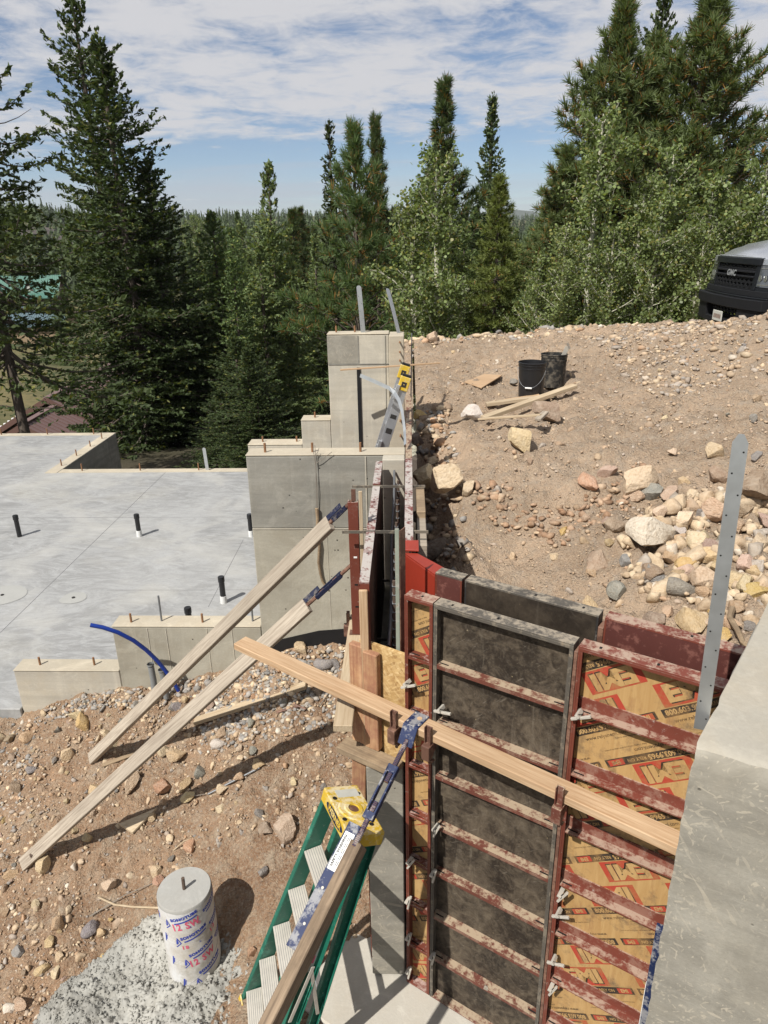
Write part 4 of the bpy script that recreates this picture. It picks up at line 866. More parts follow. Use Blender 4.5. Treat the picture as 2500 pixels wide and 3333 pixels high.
# feet, spreaders and stickers
for f, d in ((FL, TL), (FR, TR)):
    a = f-(d-f).normalized()*.01; mb = MB(); mb.bar(a-(d-f).normalized()*.03, f.lerp(d, .06), .098, .016, 'yellow', wv); mb.bar(a+out*.048-(d-f).normalized()*.03, f.lerp(d, .07)+out*.048, .01, .06, 'yellow', wv); mb.bar(a-(d-f).normalized()*.03, a-(d-f).normalized()*.012, .10, .06, 'yellow', wv); mb.build('foot', lad, .003)
for f, g_, s_, z in ((FR.lerp(TR, .60), RR.lerp(RTR, .42), 1, 0), (FR.lerp(TR, .615), FR.lerp(TR, .43)+out*.02, 1, 1)):
    mb = MB(); o_ = wv*.03; mb.bar(f+o_, g_+o_, .017, .004, 'tread', wv); mb.build('spreader_arm', lad, .001)
mb = MB(); nrm = -wv*-1; a, b = FR.lerp(TR, .26)+wv*.0035, FR.lerp(TR, .345)+wv*.0035; mb.bar(a, b, .040, .001, 'yellab', wv); o = mb.build('warning_label', lad)
mb = MB(); mb.bar(a.lerp(b, .40)+wv*.0008, a.lerp(b, .6)+wv*.0008, .026, .0006, 'black', wv)
for j in range(6): mb.bar(a.lerp(b, .08+j*.045)+wv*.0008, a.lerp(b, .095+j*.045)+wv*.0008, .032, .0006, 'black', wv)
mb.bar(a.lerp(b, .82)+wv*.0008, a.lerp(b, .92)+wv*.0008, .030, .0006, 'black', wv); mb.build('label_text', o)
mb = MB(); mb.bar(FR.lerp(TR, .58)+wv*.0035, FR.lerp(TR, .83)+wv*.0035, .038, .001, 'label', wv)
for j in range(22): mb.bar(FR.lerp(TR, .66+j*.0068)+wv*.0043, FR.lerp(TR, .6625+j*.0068)+wv*.0043, .031, .0005, 'tread_groove', wv)
mb.bar(FR.lerp(TR, .61)+wv*.0043, FR.lerp(TR, .635)+wv*.0043, .024, .0006, 'pinkpr', wv); mb.build('instruction_label', lad)
# ------------------------------------------------------------------ aluminium extension ladder in the pit
al = thing('extension_ladder', 'silver aluminium extension ladder with yellow end caps leaning on the trench forms', 'ladder', (-.4, 5.9, 1.6))
def alrail(bx, by_, tx, tz, ty):
    b, t_ = Vector((bx, by_, 1.25)), Vector((tx, ty, tz)); mb = MB(); up_ = Vector((0, -1, 0)); mb.bar(b, t_, .075, .004, 'alu', up_); R_, _ = frame(b, t_, up_); y = R_ @ Vector((0, 1, 0))
    for s_ in (-1, 1): mb.bar(b+y*.0375*s_+Vector((0, .011, 0)), t_+y*.0375*s_+Vector((0, .011, 0)), .004, .026, 'alu', up_)
    mb.build('rail', al, .001)
    mb = MB(); d = (t_-b).normalized(); mb.bar(t_-d*.085, t_+d*.03, .086, .034, 'yellow', up_); mb.bar(t_-d*.075, t_+d*.0, .05, .0345, 'yellow', up_); o = mb.build('end_cap', al, .006, seg=2)
    mb = MB(); mb.bar(t_-d*.055+Vector((0, -.0185, 0)), t_-d*.012+Vector((0, -.0185, 0)), .04, .002, 'black', up_); mb.bar(t_-d*.036+Vector((0, -.0195, 0)), t_-d*.03+Vector((0, -.0195, 0)), .01, .002, 'yellow', up_); mb.build('cap_mark', o)
    mb = MB(); mb.bar(t_+d*.03, t_+d*.05, .07, .03, 'black_plastic', up_); mb.build('rubber_tip', o, .004)
    return b, t_
ra = alrail(-.575, 5.68, -.030, 2.90, 5.70); rb_ = alrail(-.585, 6.02, -.036, 2.93, 6.05)
for k in range(6):
    f = .1+.155*k; mb = MB(); mb.tube([ra[0].lerp(ra[1], f), rb_[0].lerp(rb_[1], f)], .016, 'alu', 10); mb.build('rung', al)
mb = MB(); d = (ra[1]-ra[0]).normalized(); 
for f, l_ in ((.735, .045), (.81, .035)): a = ra[0].lerp(ra[1], f)+Vector((0, -.0035, 0)); mb.bar(a, a+d*l_, .05, .001, 'black', (0, -1, 0))
mb.build('warning_label', al)
mb = MB()
for f in (.62, .90): a = ra[0].lerp(ra[1], f)+Vector((-.035, -.01, .02)); mb.bar(a, a+d*.12, .03, .04, 'alu', (0, -1, 0)); mb.bar(a+d*.02+Vector((-.02, 0, 0)), a+d*.09+Vector((-.02, 0, 0)), .018, .02, 'alu', (0, -1, 0))
mb.build('rung_lock', al, .003)
# bent strap and lath by the tall wall
mb = MB(); pts = [onY(x, y, Y) for x, y, Y in ((875, 960, 4.95), (874, 930, 5.1), (869, 890, 5.25), (862, 865, 5.35), (852, 848, 5.45), (840, 838, 5.5), (820, 829, 5.55), (800, 820, 5.6), (778, 811, 5.65))]
vs = []
for i, p in enumerate(pts):
    w_ = Vector((.004, 0, .014)) if i > 4 else Vector((.009, 0, .007+.0015*i)); vs += [p-w_, p+w_]
vs2 = [v+Vector((0, .003, 0)) for v in vs]; k = len(vs); fs = []
for i in range(len(pts)-1): fs += [(2*i, 2*i+1, 2*i+3, 2*i+2), (k+2*i, k+2*i+2, k+2*i+3, k+2*i+1), (2*i, 2*i+2, k+2*i+2, k+2*i), (2*i+1, k+2*i+1, k+2*i+3, 2*i+3)]
mb.add(vs+vs2, fs, 'galv'); tag(mb.build('bent_strap'), 'bent galvanised strap curling over to the left above the centre wall', 'strap')
o = bar_obj('wood_lath', onY(735, 799, 6.55), onY(950, 784, 6.75), .012, .03, 'wood_new', None, (0, -1, 0), .001); tag(o, 'thin reddish wooden lath lying across in front of the tall wall', 'lath')
for (xa, ya), (xb, yb), z, lb, m_ in (((895, 1048), (900, 1105), 2.50, 'brown upright timber block on the outside of the right trench forms', 'wood_dark'), ((892, 1105), (889, 1178), 2.46, 'paler timber block on the right trench forms just above the red corner', 'wood_grey')):
    a, b = onZ(xa, ya, z), onZ(xb, yb, z); X_ = .068; mb = MB(); mb.b2((.042, b.y, 1.75), (.094, a.y, z), m_); tag(mb.build('timber_block', bevel=.003), lb, 'timber block')
# ------------------------------------------------------------------ concrete column in its paper tube
ct = Vector((-1.305, 2.977, .509)); TR_ = .155
col = thing('column_form', 'round concrete column in a printed white paper tube', 'column', (ct.x, ct.y, -.2))
mb = MB(); n = 64; rim = []
prof = [(-.26, 0), (-.1, 0), (.05, 0), (.2, 0), (.35, 0), (.44, 0), (.485, 0)]
vs = []; 
for z, _ in prof: vs += [(ct.x+TR_*math.cos(2*math.pi*k/n), ct.y+TR_*math.sin(2*math.pi*k/n), z+(.010*fbm(np.array([k*.35]), np.array([z*3]), 2, 3)[0] if z > .4 else 0)) for k in range(n)]
mb.add(vs, [(i*n+k, i*n+(k+1) % n, (i+1)*n+(k+1) % n, (i+1)*n+k) for i in range(len(prof)-1) for k in range(n)], 'tube', True); tb = mb.build('paper_tube', col)
mb = MB(); mb.lathe([(.1545, .42), (.1535, .50), (.149, .508), (.10, .5095), (.0005, .5095)], (ct.x, ct.y, 0), 'patch', 48); M['col_top'] = concrete('smooth_grey_concrete', (.36, .355, .33), (.42, .41, .38), (.33, .29, .22), .35, holes=False); mb.mats[0] = M['col_top']; mb.build('concrete_core', col)
stub(col, ct.x+.002, ct.y-.005, .509, .085, .010, (.003, 0), 'rebar')
def wrap(vs, fs, ox, oz, rot, mat, lift=.0012, sub=None):
    ca, sa = math.cos(rot), math.sin(rot); out_ = []
    for v in vs:
        x, z = v[0]*ca-v[1]*sa+ox, v[0]*sa+v[1]*ca+oz; a = rad(-66)+x/TR_; out_.append((ct.x+(TR_+lift)*math.cos(a), ct.y+(TR_+lift)*math.sin(a), z))
    return out_, fs, mat
bl, pk, wh = MB(), MB(), MB(); rt = rad(15)
def strip(w_, h_, n_=8): 
    vs = [(-w_/2+w_*i/n_, s_*h_/2) for i in range(n_+1) for s_ in (-1, 1)]; return vs, [(2*i, 2*i+2, 2*i+3, 2*i+1) for i in range(n_)]
for ox, oz in ((-.03, .455), (.012, .315), (.045, .175), (.085, .02), (.16, .46), (.19, .33), (.22, .19)):
    bl.add(*wrap(*text('SONOTUBE', .028, .0019, 1.12), ox, oz, rt, 'bluepr')); bl.add(*wrap(*strip(.135, .010), ox+.008, oz-.026, rt, 'bluepr'))
for ox, oz in ((.005, .392), (.07, .10)): pk.add(*wrap([(v[0]*.72, v[1]) for v in text('12 SW', .070, .0026, 1.2)[0]], text('12 SW', .070, .0026, 1.2)[1], ox-.03, oz, rt*.6, 'pinkpr'))
pk.add(*wrap(*text('18', .036, .0014, 1.25), -.045, .228, rt*.4, 'pinkpr')); pk.add(*wrap(*text('7', .03, .0004), .055, .378, rt, 'pinkpr')); pk.add(*wrap(*text('12', .05, .001), .13, .26, rt, 'pinkpr'))
bl.add(*wrap(*text('Z', .018, .0003), .0, .378, rt, 'bluepr')); bl.add(*wrap(*text('Z', .018, .0003), .04, .24, rt, 'bluepr'))
for ox, oz in ((-.115, .27), (-.085, .10), (-.165, .40), (-.035, -.07)):
    hexo = [(-.055, -.035), (.03, -.035), (.055, 0), (.03, .035), (-.055, .035)]; vs = []; 
    def loop(s_, dz=0): return [(x*s_, y*s_) for x, y in hexo]
    o_, i_ = loop(1.0), loop(.86); v = o_+i_; f = [(k, (k+1) % 5, 5+(k+1) % 5, 5+k) for k in range(5)]; bl.add(*wrap(v, f, ox, oz, -rt*.5, 'bluepr'))
    v = [(-.045, -.014), (.030, -.014), (.038, 0), (.028, .026), (-.045, .026)]; bl.add(*wrap(v, [(0, 1, 2, 3, 4)], ox, oz, -rt*.5, 'bluepr'))
    for k in range(3): wh.add(*wrap(*strip(.055, .0035, 3), ox-.008, oz+.014-.011*k, -rt*.5, 'white', .0018))
hx = MB(); hx.tube([(ct.x+(TR_+.0002)*math.cos(a), ct.y+(TR_+.0002)*math.sin(a), -.25+.118*(a+3)) for a in np.linspace(-3, 3.4, 90)], .0011, 'tread_groove', 4); hx.build('spiral_seam', tb)
for b_, n_ in ((bl, 'blue_print'), (pk, 'pink_print'), (wh, 'white_print')): b_.build(n_, tb, recalc=False)['kind'] = 'stuff'
# spilled concrete round the column
def spill_np(X, Y):
    a = np.arctan2(Y-2.72, X+1.22); edge = .92*(1+.22*fbm(np.cos(a)*1.5+3, np.sin(a)*1.5, 5, 5)); rr = np.hypot(X+1.22, (Y-2.72)/.92)/edge; q_ = np.clip(1-rr, 0, 1)
    hgt = .055*np.clip(q_*5, 0, 1)**.6*(1+.7*fbm(X*4, Y*4, 7, 3)) + np.clip(q_*8, 0, 1)*(.045*np.abs(fbm(X*9, Y*9, 11, 4, .65)) + .035*np.abs(fbm(X*30, Y*30, 13, 3, .7)) + .016*fbm(X*85, Y*85, 31, 2))
    base = zl_np(X, Y); Z = np.minimum(base*.35-.10, base+.02)+hgt; return np.where(rr > .98, base-.05, Z), rr
def spill():
    X, Y = np.meshgrid(np.arange(-2.4, -.26, .0095), np.arange(1.6, 3.7, .0095)); Z, rr = spill_np(X, Y); keep = rr < 1.04
    vi = np.arange(X.size).reshape(X.shape); q = np.stack([vi[:-1, :-1], vi[:-1, 1:], vi[1:, 1:], vi[1:, :-1]], -1).reshape(-1, 4); q = q[keep.ravel()[q].all(1)]
    me = bpy.data.meshes.new('spilled_concrete'); me.from_pydata(np.stack([X.ravel(), Y.ravel(), Z.ravel()], 1).tolist(), [], q.tolist()); me.materials.append(M['spill']); me.polygons.foreach_set('use_smooth', [True]*len(q))
    bm = bmesh.new(); bm.from_mesh(me); bmesh.ops.delete(bm, geom=[v for v in bm.verts if not v.link_faces], context='VERTS'); bm.to_mesh(me); bm.free()
    tag(link('spilled_concrete', me), 'rough pale spill of hardened concrete round the printed column tube', 'concrete spill')
spill()
# ------------------------------------------------------------------ conduits and blue tubing
for (x, y, yb), lb in (((325, 1434, 1486), 'taller grey conduit stub bending out of the gravel under the blue tube'), ((349, 1446, 1480), 'shorter grey conduit stub behind the upper brace')):
    a, b = onY(x, y, 4.72), onY(x+7, yb, 4.74); b.z -= .12; mb = MB(); mid = a.lerp(b, .45)+Vector((.006, 0, 0)); mb.tube([b, mid, a], .0245, 'pvc', 14, False); mb.tube([a-Vector((0, 0, .012)), a+Vector((-.001, 0, .002))], .028, 'pvc', 14, False)
    t = thing('conduit', lb, 'conduit', b, 'grey conduits by the low wall'); mb.build('pipe', t); mb = MB(); mb.tube([a-Vector((0, 0, .02)), a-Vector((0, 0, .012))], .024, 'pvc_in', 14); mb.build('bore', t)
P_ = [onY(x, y, Y) for x, y, Y in ((386, 1492, 4.74), (376, 1474, 4.73), (360, 1452, 4.72), (340, 1427, 4.70), (316, 1404, 4.66), (288, 1383, 4.61), (255, 1366, 4.56), (222, 1355, 4.52), (195, 1350, 4.50))]
mb = MB(); mb.tube(P_, .016, 'bluepipe', 12); tag(mb.build('blue_tube'), 'bright blue water tube curving up out of the gravel', 'tube')
# ------------------------------------------------------------------ scrap timber and scraps on the left slope
def scrap(name, a, b, w_, h_, mat, lb, cat='board', grp=None, lift=.02, zf='L', upv=(0, 0, 1)):
    hf = HL if zf == 'L' else HR; p, q = hf(*a), hf(*b); p.z += lift; q.z += lift; return tag(bar_obj(name, p, q, w_, h_, mat, None, upv), lb, cat, grp)
scrap('loose_board', (422, 1568), (662, 1490), .075, .03, 'wood_pale', 'pale loose board lying on the left slope below the waler', lift=.035)
a, b, c = HL(258, 1790), HL(340, 1755), HL(288, 1808); mb = MB(); mb.prism([p+Vector((0, 0, .02)) for p in (a, b, c)], (0, 0, .019), 'wood_pale'); tag(mb.build('board_offcut', bevel=.002), 'triangular plywood offcut half in the brace shadow', 'offcut')
scrap('wood_splinter', (222, 1660), (312, 1624), .04, .012, 'wood_dark', 'dark broken wood splinter between the two braces', 'splinter')
scrap('steel_rod', (450, 1724), (562, 1666), .012, .012, 'rebar_grey', 'thin grey steel rod lying along the brace shadow', 'rod', None, .03)
scrap('form_pin', (598, 1548), (648, 1532), .02, .012, 'rust', 'rusty form pin dropped on the slope below the loose board', 'pin', 'form pins dropped on the slope', .03); scrap('form_pin', (636, 1530), (662, 1540), .015, .01, 'rust', 'small rusty pin beside the dropped form pin', 'pin', 'form pins dropped on the slope', .03)
p = [HL(x, y)+Vector((0, 0, .03)) for x, y in ((215, 1948), (250, 1962), (290, 1968), (345, 1969))]; mb = MB(); mb.tube(p, .007, 'wood_pale', 6); tag(mb.build('pale_stick'), 'pale bent stick running up to the paper tube', 'stick')
for i, (a, b) in enumerate((((195, 1985), (345, 1905)), ((375, 1840), (420, 1815)), ((385, 1740), (450, 1720)), ((690, 1530), (725, 1490)))):
    p, q = HL(*a), HL(*b); mb = MB(); mb.tube([p+Vector((0, 0, .012)), p.lerp(q, .5)+Vector((0, .01, .03)), q+Vector((0, 0, .015))], .005, 'twig' if i != 1 else 'wood_pale', 5, True, .002); tag(mb.build('twig'), ('long dry twig beside the spilled concrete', 'short pale twig above the column', 'dark twig under the lower brace shadow', 'crooked rusty brown root below the bracket')[i], 'twig', 'dry twigs on the dirt')
# ------------------------------------------------------------------ buckets and boards on the bank
def bucket(label, px, py, tilt=0.0, hrot=0.0, dusty=False):
    p = HR(px, py); t = thing('bucket', label, 'bucket', p, 'black buckets on the bank', hrot); m_ = 'black_dusty' if dusty else 'black_plastic'
    mb = MB(); mb.lathe([(.0005, .0), (.128, 0), (.132, .004), (.142, .30), (.146, .302), (.146, .312), (.143, .314), (.1435, .335), (.149, .337), (.149, .347), (.1445, .349), (.145, .36), (.151, .362), (.151, .372), (.142, .374), (.140, .36), (.127, .02), (.0005, .018)], (0, 0, 0), m_, 40); mb.build('shell', t, local=True)
    mb = MB(); mb.tube([(.15*math.cos(a), -.153*math.sin(a)*1.0, .315-.20*math.sin(a)) for a in np.linspace(.02, math.pi-.02, 17)], .0016, 'rebar_grey', 6); hd = mb.build('bail', t, local=True)
    mb = MB(); mb.tube([(.035, -.153, .117), (-.035, -.153, .117)], .009, 'white', 8); mb.build('grip', hd, local=True); t.rotation_euler.x = tilt; return t
b_a = bucket('nearer black plastic bucket with wire handle in front of the other', 1146, 857, 0, -.35)
b_b = bucket('farther mud splashed black bucket with a trowel in its rim', 1192, 836, .03, 2.6, True)
p = Vector(b_b.matrix_basis.translation); mb = MB(); a = p+Vector((.10, .05, .30)); mb.bar(a, a+Vector((.05, -.03, .15)), .05, .004, 'tread', (0, -1, .2)); mb.bar(a+Vector((.05, -.03, .15)), a+Vector((.07, -.03, .16)), .07, .012, 'twig', (0, -1, .2)); tag(mb.build('trowel', bevel=.001), 'dirty flat trowel standing in the farther black bucket', 'trowel')
q = [HR(x, y)+Vector((0, 0, .03)) for x, y in ((1003, 832), (1046, 815), (1084, 818), (1040, 846))]; mb = MB(); mb.prism(q, (0, 0, .012), 'wood_pale'); mb.mats[0] = M['wood_new']; tag(mb.build('plywood_scrap', bevel=.001), 'square tan plywood scrap lying left of the buckets', 'plywood scrap')
scrap('timber', (1050, 883), (1200, 862), .075, .036, 'wood_pale', 'pale timber lying under the crossed timber behind the grey stone', 'timber', 'pale timbers beside the buckets', .04, 'R')
scrap('timber', (1088, 873), (1165, 862), .06, .03, 'wood_new', 'short tan timber half hidden at the front bucket', 'timber', 'pale timbers beside the buckets', .03, 'R')
scrap('timber', (1043, 922), (1240, 851), .085, .038, 'wood_pale', 'long pale timber laid across the other timbers by the buckets', 'timber', 'pale timbers beside the buckets', .085, 'R')
p, q = HR(1036, 934)+Vector((0, 0, .13)), HR(1168, 941)+Vector((0, 0, .19)); tag(bar_obj('timber', p, q, .09, .02, 'wood_pale', None, (0, .1, 1)), 'thin pale board propped on a tan rock', 'timber', 'pale timbers beside the buckets')
q2 = q+Vector((.0, 0, -.0)); tag(bar_obj('timber', q+Vector((.045, .08, .004)), q+Vector((-.055, -.10, -.02)), .06, .025, 'wood_grey', None), 'short green edged board end nailed across the propped board', 'timber', 'pale timbers beside the buckets')
p = [HR(x, y)+Vector((0, 0, .06)) for x, y in ((1578, 1335), (1572, 1355), (1590, 1385), (1600, 1410), (1612, 1422))]; mb = MB(); mb.tube(p, .018, 'wood_dark', 7, True, .012); tag(mb.build('dead_root'), 'brown dead root among the tan rocks behind the near pier', 'root')
# ------------------------------------------------------------------ pickup truck
tx, ty, tz = 4.42, 10.38, 2.46
tr = thing('pickup_truck', 'silver pickup truck with black grille parked at the right edge', 'truck', (tx+2.5, ty, tz))
def TP(x, y, z): return Vector((tx+x, ty+y, tz+z))     # x back from the nose, y across, z up
def loft(secs, mat, name, parent, bevel=.0, smooth=True, caps=True, angle=35):
    n = len(secs[0]); mb = MB(); vs = [p for s_ in secs for p in s_]; fs = [(i*n+k, i*n+(k+1) % n, (i+1)*n+(k+1) % n, (i+1)*n+k) for i in range(len(secs)-1) for k in range(n)]
    if caps: fs += [tuple(range(n))[::-1], tuple((len(secs)-1)*n+k for k in range(n))]
    mb.add(vs, fs, mat, smooth); return mb.build(name, parent, bevel, angle=angle)
def hoodsec(x, zt, w_, zb=.62):
    pr = [(-w_, zb), (-w_-.01, zb+.25), (-w_, zt-.16), (-w_+.06, zt-.06), (-w_+.20, zt-.035), (-w_*.55, zt-.005), (-w_*.45, zt+.022), (0, zt+.03), (w_*.45, zt+.022), (w_*.55, zt-.005), (w_-.20, zt-.035), (w_-.06, zt-.06), (w_, zt-.16), (w_+.01, zb+.25), (w_, zb)]
    return [TP(x, y, z) for y, z in pr]
def xbow(y): return .11*(abs(y)/1.0)**2.6
secs = []
for x, zt, w_ in ((.05, 1.165, .93), (.09, 1.20, .97), (.35, 1.30, .99), (.8, 1.38, 1.0), (1.45, 1.45, 1.0)):
    s_ = hoodsec(x, zt, w_); 
    if x < .3: s_ = [p+Vector((xbow(p.y-ty)*.9, 0, 0)) for p in s_]
    secs.append(s_)
loft(secs, 'silver', 'hood', tr)
cabs = []
for x, hw, zt in ((1.4, .93, 1.30), (2.25, .74, 1.93), (2.6, .76, 1.96), (4.0, .76, 1.95), (4.35, .82, 1.5)): cabs.append([TP(x, -1.0 if zt < 1.6 else -hw, 1.25) if False else TP(x, y, z) for y, z in ((-1.0, .6), (-1.0, 1.28), (-hw, zt), (hw, zt), (1.0, 1.28), (1.0, .6))])
loft(cabs, 'silver', 'cab', tr, .02, False)
mb = MB(); mb.add([TP(1.46, -.86, 1.36), TP(1.46, .86, 1.36), TP(2.19, .68, 1.90), TP(2.19, -.68, 1.90)], [(0, 1, 2, 3)], 'glass'); mb.build('windshield', tr)
for s_ in (-1, 1):
    mb = MB(); mb.add([TP(1.75, s_*1.0, 1.34), TP(4.2, s_*1.0, 1.34), TP(3.95, s_*.79, 1.88), TP(2.4, s_*.78, 1.88)], [(0, 1, 2, 3)], 'glass'); mb.build('side_window', tr)
mb = MB(); mb.b2(tuple(TP(4.3, -1.0, .6)), tuple(TP(6.1, 1.0, 1.33)), 'silver'); mb.build('cargo_bed', tr, .03, seg=2)
for x in (1.0, 5.0):
    for s_ in (-1, 1):
        mb = MB(); mb.tube([TP(x, s_*.74, .42), TP(x, s_*1.0, .42)], .42, 'tyre', 28); wl = mb.build('wheel', tr); mb = MB(); mb.tube([TP(x, s_*1.0, .42), TP(x, s_*1.012, .42)], .24, 'chrome', 20); mb.build('rim', wl)
# front: dark surround, grille opening with mesh, bars, emblem, lamps, bumper
def fpt(y, z, d=0.0): return TP(xbow(y)+.06*max(0, (z-.7)/.5)+d, y, z)
def fgrid(y0, y1, z0, z1, mat, name, d0, d1, parent, ny=16):
    mb = MB(); vs = []; 
    for d in (d0, d1):
        for j in range(ny+1):
            y = y0+(y1-y0)*j/ny; vs += [fpt(y, z0, d), fpt(y, z1, d)]
    n = 2*(ny+1); fs = []
    for j in range(ny): fs += [(2*j, 2*j+2, 2*j+3, 2*j+1), (n+2*j, n+2*j+1, n+2*j+3, n+2*j+2), (2*j, n+2*j, n+2*j+2, 2*j+2), (2*j+1, 2*j+3, n+2*j+3, n+2*j+1)]
    fs += [(0, 1, n+1, n), (2*ny, n+2*ny, n+2*ny+1, 2*ny+1)]; mb.add(vs, fs, mat); return mb.build(name, parent, .006)
fgrid(-1.0, 1.0, .45, 1.13, 'pvc_in', 'front_backing', .06, .14, tr)
sur = fgrid(-.68, .68, 1.085, 1.165, 'truck_black', 'grille_surround', -.04, .10, tr)
for s_ in (-1, 1): fgrid(min(s_*.683, s_*.985), max(s_*.683, s_*.985), 1.088, 1.165, 'silver', 'fender_front', -.015, .10, tr, 6)
fgrid(-.66, .66, 1.1655, 1.185, 'silver', 'hood_lip', -.02, .10, tr); fgrid(-.97, .97, .70, .775, 'truck_trim', 'grille_sill', -.035, .08, tr); fgrid(.585, .66, .775, 1.09, 'truck_black', 'grille_post', -.02, .08, tr, 2); fgrid(-.66, -.585, .775, 1.09, 'truck_black', 'grille_post', -.02, .08, tr, 2)
for s_ in (-1, 1): fgrid(min(s_*.665, s_*.99), max(s_*.665, s_*.99), .76, .815, 'truck_black', 'lamp_sill', -.01, .08, tr, 5)
gb = fgrid(-.58, .58, .985, 1.015, 'truck_trim', 'grille_bar', -.03, .03, tr); fgrid(-.58, .58, .925, .95, 'truck_trim', 'grille_bar', -.03, .03, tr)
def honey(z0, z1, y0, y1, name, a=.075):
    mb = MB(); h = a*.62; r = 0; z = z0
    while z < z1-.01:
        y = y0+(a/2 if r % 2 else 0)
        while y < y1:
            P6 = [(y, z), (y+a*.28, z+h*.38), (y+a*.72, z+h*.38), (y+a, z)]
            for p, q in zip(P6[:-1], P6[1:]): mb.bar(fpt(min(p[0], y1), min(p[1], z1), .0), fpt(min(q[0], y1+.001), min(q[1], z1), .0), .020, .014, 'truck_trim', (-1, 0, 0))
            P6 = [(y, z), (y+a*.28, z-h*.38), (y+a*.72, z-h*.38), (y+a, z)]
            for p, q in zip(P6[:-1], P6[1:]): mb.bar(fpt(min(p[0], y1), max(p[1], z0), .0), fpt(min(q[0], y1+.001), max(q[1], z0), .0), .020, .014, 'truck_trim', (-1, 0, 0))
            y += a*1.0
        r += 1; z += h*.78
    return mb.build(name, tr)
honey(1.03, 1.085, -.58, .58, 'grille_mesh', .115); honey(.785, .92, -.58, .58, 'grille_mesh', .115)
vs, fs = text('GMC', .105, .004, 1.05); mb = MB(); mb.add([fpt(-v[0]*1.2, .968+v[1], -.04) for v in vs], fs, 'chrome'); mb.mats[0] = M['pvc']; o = mb.build('emblem', gb)
mb = MB(); mb.add([fpt(-v[0]*1.27, .968+v[1]*1.12, -.036) for v in vs], fs, 'slot'); mb.build('emblem_back', o)
for s_ in (-1, 1):
    y0, y1 = (.665, .985) if s_ > 0 else (-.985, -.665); hl = fgrid(y0, y1, .82, 1.085, 'lampglass', 'headlight', -.012, .06, tr, 8)
    mb = MB()
    for yy in (.72, .82): mb.tube([fpt(s_*yy, .93, -.015), fpt(s_*yy, .93, -.02)], .04, 'chrome', 16)
    for z in (.85, 1.05): mb.bar(fpt(s_*.70, z, -.016), fpt(s_*.94, z+.01, -.013), .008, .012, 'chrome', (-1, 0, 0))
    mb.build('lamp_reflector', hl); mb = MB(); mb.add([TP(.17, s_*1.012, .84), TP(.62, s_*1.012, .90), TP(.62, s_*1.012, 1.06), TP(.17, s_*1.012, 1.08)], [(0, 1, 2, 3)], 'lampglass'); mb.build('lamp_side', hl)
bp = fgrid(-1.03, 1.03, .545, .675, 'truck_trim', 'bumper', -.13, .05, tr, 20); fgrid(-1.0, 1.0, .675, .70, 'truck_black', 'bumper_step', -.06, .05, tr)
lo_ = fgrid(-1.02, -.50, .30, .545, 'truck_trim', 'bumper_end', -.10, .08, tr, 6); fgrid(.50, 1.02, .30, .545, 'truck_trim', 'bumper_end', -.10, .08, tr, 6); fgrid(-.5, .5, .30, .375, 'truck_trim', 'bumper_valance', -.10, .06, tr); honey(.39, .54, -.49, .49, 'lower_grille', .11)
pl_ = fgrid(-.155, .155, .33, .47, 'label', 'license_plate', -.118, -.106, tr, 2); vs, fs = text('·····', .05); mb = MB()
for k in range(6): mb.b2(tuple(fpt(.11-k*.04, .37, -.1195)), tuple(fpt(.085-k*.04, .425, -.1185)), 'rust')
mb.build('plate_print', pl_)
# ------------------------------------------------------------------ rocks
def rock_mesh(seed, sub=2, flat=.75, cuts=9, rough=.10):
    r_ = np.random.RandomState(seed); bm = bmesh.new(); bmesh.ops.create_icosphere(bm, subdivisions=sub, radius=1.0)
    V = np.array([v.co for v in bm.verts]); V *= np.array([1, r_.uniform(.65, 1.0), r_.uniform(flat-.2, flat+.1)])
    for _ in range(cuts):
        n = r_.normal(size=3); n /= np.linalg.norm(n); d = r_.uniform(.34, .66); k = V@n; V = V-np.outer(np.clip(k-d, 0, None)*.97, n)
    nz = fbm(V[:, 0]*1.7+seed, V[:, 1]*1.7+V[:, 2]*2.3, seed, 4); V *= (1+rough*2.2*nz)[:, None]
    for v, c in zip(bm.verts, V): v.co = c
    me = bpy.data.meshes.new('rock'); bm.to_mesh(me); bm.free(); me.materials.append(M['rock']); me.polygons.foreach_set('use_smooth', [True]*len(me.polygons)); me.set_sharp_from_angle(angle=rad(22)); return me
ANG = [rock_mesh(s, 3, .85, 17, .055) for s in range(8)]; RND = [rock_mesh(40+s, 3, .75, 3, .05) for s in range(4)]; SML = [rock_mesh(70+s, 2, .8, 12, .06) for s in range(8)]
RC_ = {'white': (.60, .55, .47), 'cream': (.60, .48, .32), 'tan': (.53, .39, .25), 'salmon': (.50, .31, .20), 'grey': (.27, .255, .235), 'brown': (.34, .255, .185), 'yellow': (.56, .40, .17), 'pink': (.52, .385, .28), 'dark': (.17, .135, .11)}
def put_rock(p, d, colr, meshes, label, group=None, sink=.28, sc=None):
    o = bpy.data.objects.new('rock', rnd.choice(meshes)); C.objects.link(o); s_ = sc or (rnd.uniform(1.1, 1.4), rnd.uniform(1.0, 1.25), rnd.uniform(.95, 1.25))
    o.scale = tuple(d/2*q for q in s_); o.location = p+Vector((0, 0, d*.5*(.72-sink*1.2))); o.rotation_euler = (rnd.uniform(-.35, .35), rnd.uniform(-.35, .35), rnd.uniform(0, 6.28))
    c = RC_[colr]; k = rnd.uniform(.85, 1.12); o.color = (c[0]*k, c[1]*k*rnd.uniform(.95, 1.04), c[2]*k*rnd.uniform(.9, 1.08), 1); return tag(o, label, 'rock', group)
